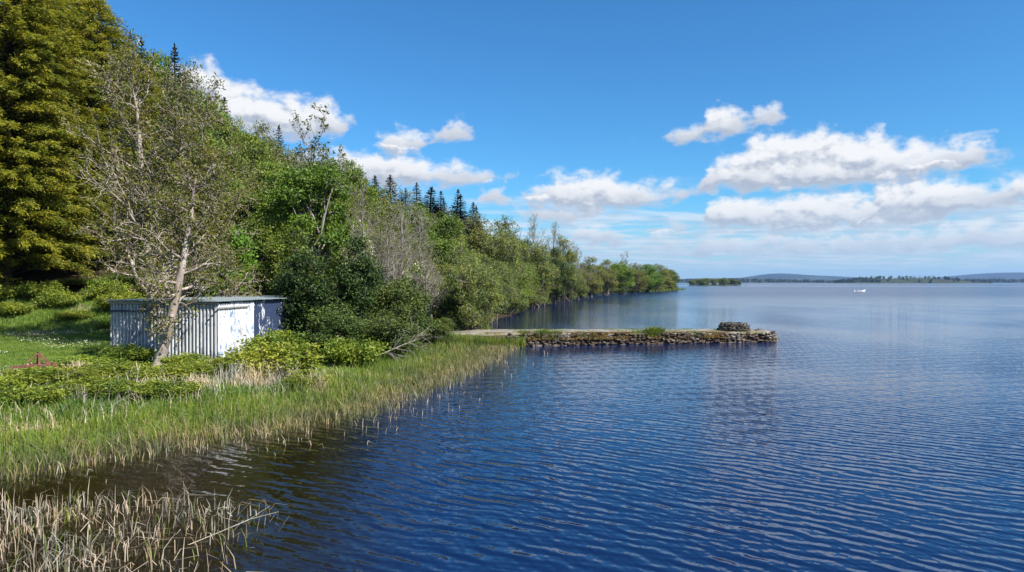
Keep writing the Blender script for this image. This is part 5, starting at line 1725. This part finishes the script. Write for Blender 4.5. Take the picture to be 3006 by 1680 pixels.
# ------------------------------------------------------------------ island, far shore and hills
M['far_grass'] = rough_mat('far_grass', (0.022, 0.036, 0.014), (0.05, 0.06, 0.024), 0.02, 0.95, (0.035, 0.034, 0.02), 0.0, (1, 1, 1), 5.0, world_space=True)
M['far_hill'] = rough_mat('far_hill', (0.02, 0.03, 0.022), (0.05, 0.06, 0.035), 0.004, 0.95, None, 0.0, (1, 1, 1), 6.0, world_space=True)


def mound(name, x0, x1, y0, y1, fn, mat, nx_=80, ny_=14):
    xs = np.linspace(x0, x1, nx_)
    ys = np.linspace(y0, y1, ny_)
    A_, B_ = np.meshgrid(xs, ys)
    v = (B_ - y0) / (y1 - y0)
    Z = fn(A_) * np.sin(np.pi * np.clip(v, 0, 1)) ** 0.7 - 0.6
    idx = np.arange(nx_ * ny_).reshape(ny_, nx_)
    q = np.stack([idx[:-1, :-1], idx[:-1, 1:], idx[1:, 1:], idx[1:, :-1]], -1).reshape(-1, 4)
    return obj(name, make_mesh(name, np.stack([A_, B_, Z], -1).reshape(-1, 3), quads=q, mats=(mat,), smooth=True))


isl = mound('island', 203, 268, 778, 812, lambda x: 1.9 * np.clip(1 - ((x - 235.5) / 32.5) ** 2, 0, 1) ** 0.5, M['far_grass'], 40, 12)
tag(isl, 'low wooded island off the point', 'island', kind='structure')
rngI = random.Random(8)
for i in range(26):
    a = rngI.uniform(-1, 1)
    x = 235.5 + 27.5 * a
    y = rngI.uniform(784, 800)
    hh = (10.4 - 4.0 * abs(a) ** 1.6) * rngI.uniform(0.75, 1.05)
    k = rngI.choice(['green', 'green', 'olive', 'willow'])
    plant(k, x, y, hh + 0.6, hh * rngI.uniform(0.85, 1.15), {'green': 'green tree on the small wooded island', 'olive': 'olive tree on the small wooded island', 'willow': 'pale willow on the small wooded island'}[k], 'tree', 'trees on the island', zbase=0.4)
for i, (x, s) in enumerate([(270.5, 1.6), (273.5, 1.0)]):
    tag(obj('island_rock', stone_mesh(30 + i, M['stone_dark'], 'i'), None, (x, 790, 0.15), (0, 0, i), (s * 2, s, s * 0.6)), ['larger', 'smaller'][i] + ' dark rock off the right end of the island', 'rock', 'rocks off the island')


def treeline(seed, pts, mat, n, hmin, hmax, wmul=0.7, leaf=3.0):
    """clumpy belt of far trees: many leaf-mass faces over lobes along a line; pts (x,y,z)"""
    r = np.random.default_rng(seed)
    k = r.integers(0, len(pts), n)
    base = pts[k]
    h = r.uniform(hmin, hmax, n)
    per = 26
    d = rand_dirs(r, n * per)
    hh = np.repeat(h, per)
    c = np.repeat(base, per, axis=0) + d * np.stack([hh * wmul * 0.6, hh * wmul * 0.6, hh * 0.5], -1) * r.uniform(0.7, 1.0, (n * per, 1))
    c[:, 2] += hh * 0.5
    N = nrm(d + r.normal(size=(n * per, 3)) * 0.4 + np.array([0, 0, 0.4]))
    s = r.uniform(0.6, 1.2, n * per) * hh * leaf / 10
    return leaf_quads(c, rand_dirs(r, n * per), N, s, s * 0.8)


# green headland to the right
def head_z(x):
    return np.interp(x, [1120, 1150, 1250, 1400, 1520, 1600, 1640], [0, 6, 15, 19, 14, 6, 0.0])


hd = mound('headland', 1115, 1650, 2290, 2480, head_z, M['far_grass'], 60, 14)
tag(hd, 'low green headland across the water on the right', 'headland', kind='structure')
r_ = np.random.default_rng(61)
xs = np.concatenate([r_.uniform(1130, 1240, 60), r_.uniform(1130, 1645, 110)])
ys = np.concatenate([r_.uniform(2300, 2400, 60), r_.uniform(2296, 2470, 110)])
v = (ys - 2290) / 190
pts = np.stack([xs, ys, head_z(xs) * np.sin(np.pi * v) ** 0.7 - 1], -1)
M['leaf_far'] = leaf_mat('leaf_far', ((0.022, 0.042, 0.014), (0.04, 0.065, 0.02), (0.065, 0.085, 0.03)), 0.15, objvar=False)
stuff('headland_treeline', treeline(71, pts, None, 420, 6, 12), M['leaf_far'], 'belt of small trees along the green headland', 'trees')
for x, y, hh, lab in [(1290, 2390, 12, 'rounded single tree on the crest of the green headland'), (1495, 2395, 9, 'single tree on the right part of the green headland')]:
    z0 = float(head_z(x)) * math.sin(math.pi * (y - 2290) / 190) ** 0.7 - 1
    plant('green', x, y, z0 + hh, hh * 1.05, lab, 'tree', zbase=z0)


# far shore
def shore_z(x):
    return 7 + 5 * np.sin(x * 0.0021 + 1) + 3 * np.sin(x * 0.0063)


fs = mound('far_shore', -3600, 3600, 3250, 3700, shore_z, M['far_grass'], 160, 12)
tag(fs, 'far shore of the lake under low hills', 'shore', kind='structure')
xs = r_.uniform(300, 3300, 900)
ys = r_.uniform(3262, 3560, 900)
v = (ys - 3250) / 450
pts = np.stack([xs, ys, shore_z(xs) * np.sin(np.pi * v) ** 0.7 - 1.5], -1)
stuff('far_treeline', treeline(72, pts, None, 2600, 8, 18), M['leaf_far'], 'distant line of trees along the far shore', 'trees')


def hill_z(x):
    z = 34 + 10 * np.sin(x * 0.0011 + 0.6) + 7 * np.sin(x * 0.0031)
    for cx, sg, hh in ((3130, 330, 66), (3560, 420, 42), (3900, 420, 26), (5750, 620, 70), (6600, 700, 40), (2300, 300, 10), (-2500, 700, 50), (-800, 500, 35)):
        z = z + hh * np.exp(-((x - cx) / sg) ** 2)
    return z


hl = mound('hills', -7500, 7800, 7300, 9000, hill_z, M['far_hill'], 400, 16)
tag(hl, 'blue distant hills on the horizon', 'hills', kind='structure')
fl = mound('far_fields', 800, 3000, 5200, 6200, lambda x: 14 + 26 * np.exp(-((x - 1900) / 420) ** 2), M['far_grass'], 100, 12)
tag(fl, 'pale green farmland rise below the hills', 'fields', kind='structure')

# ------------------------------------------------------------------ haze
m, t = new_mat('haze')
pv = t.n('ShaderNodeVolumePrincipled')
pv.inputs['Color'].default_value = (0.28, 0.52, 1.0, 1)
pv.inputs['Density'].default_value = 0.000055
pv.inputs['Anisotropy'].default_value = 0.2
mo = t.n('ShaderNodeOutputMaterial')
t.l(pv.outputs[0], mo.inputs['Volume'])
bm = bm_box((18800, 10200, 150), (0, 4650, 72))
hzb = obj('haze', bm_mesh('haze', bm, m))
tag(hzb, 'thin bluish air over the lake', 'haze', kind='stuff')
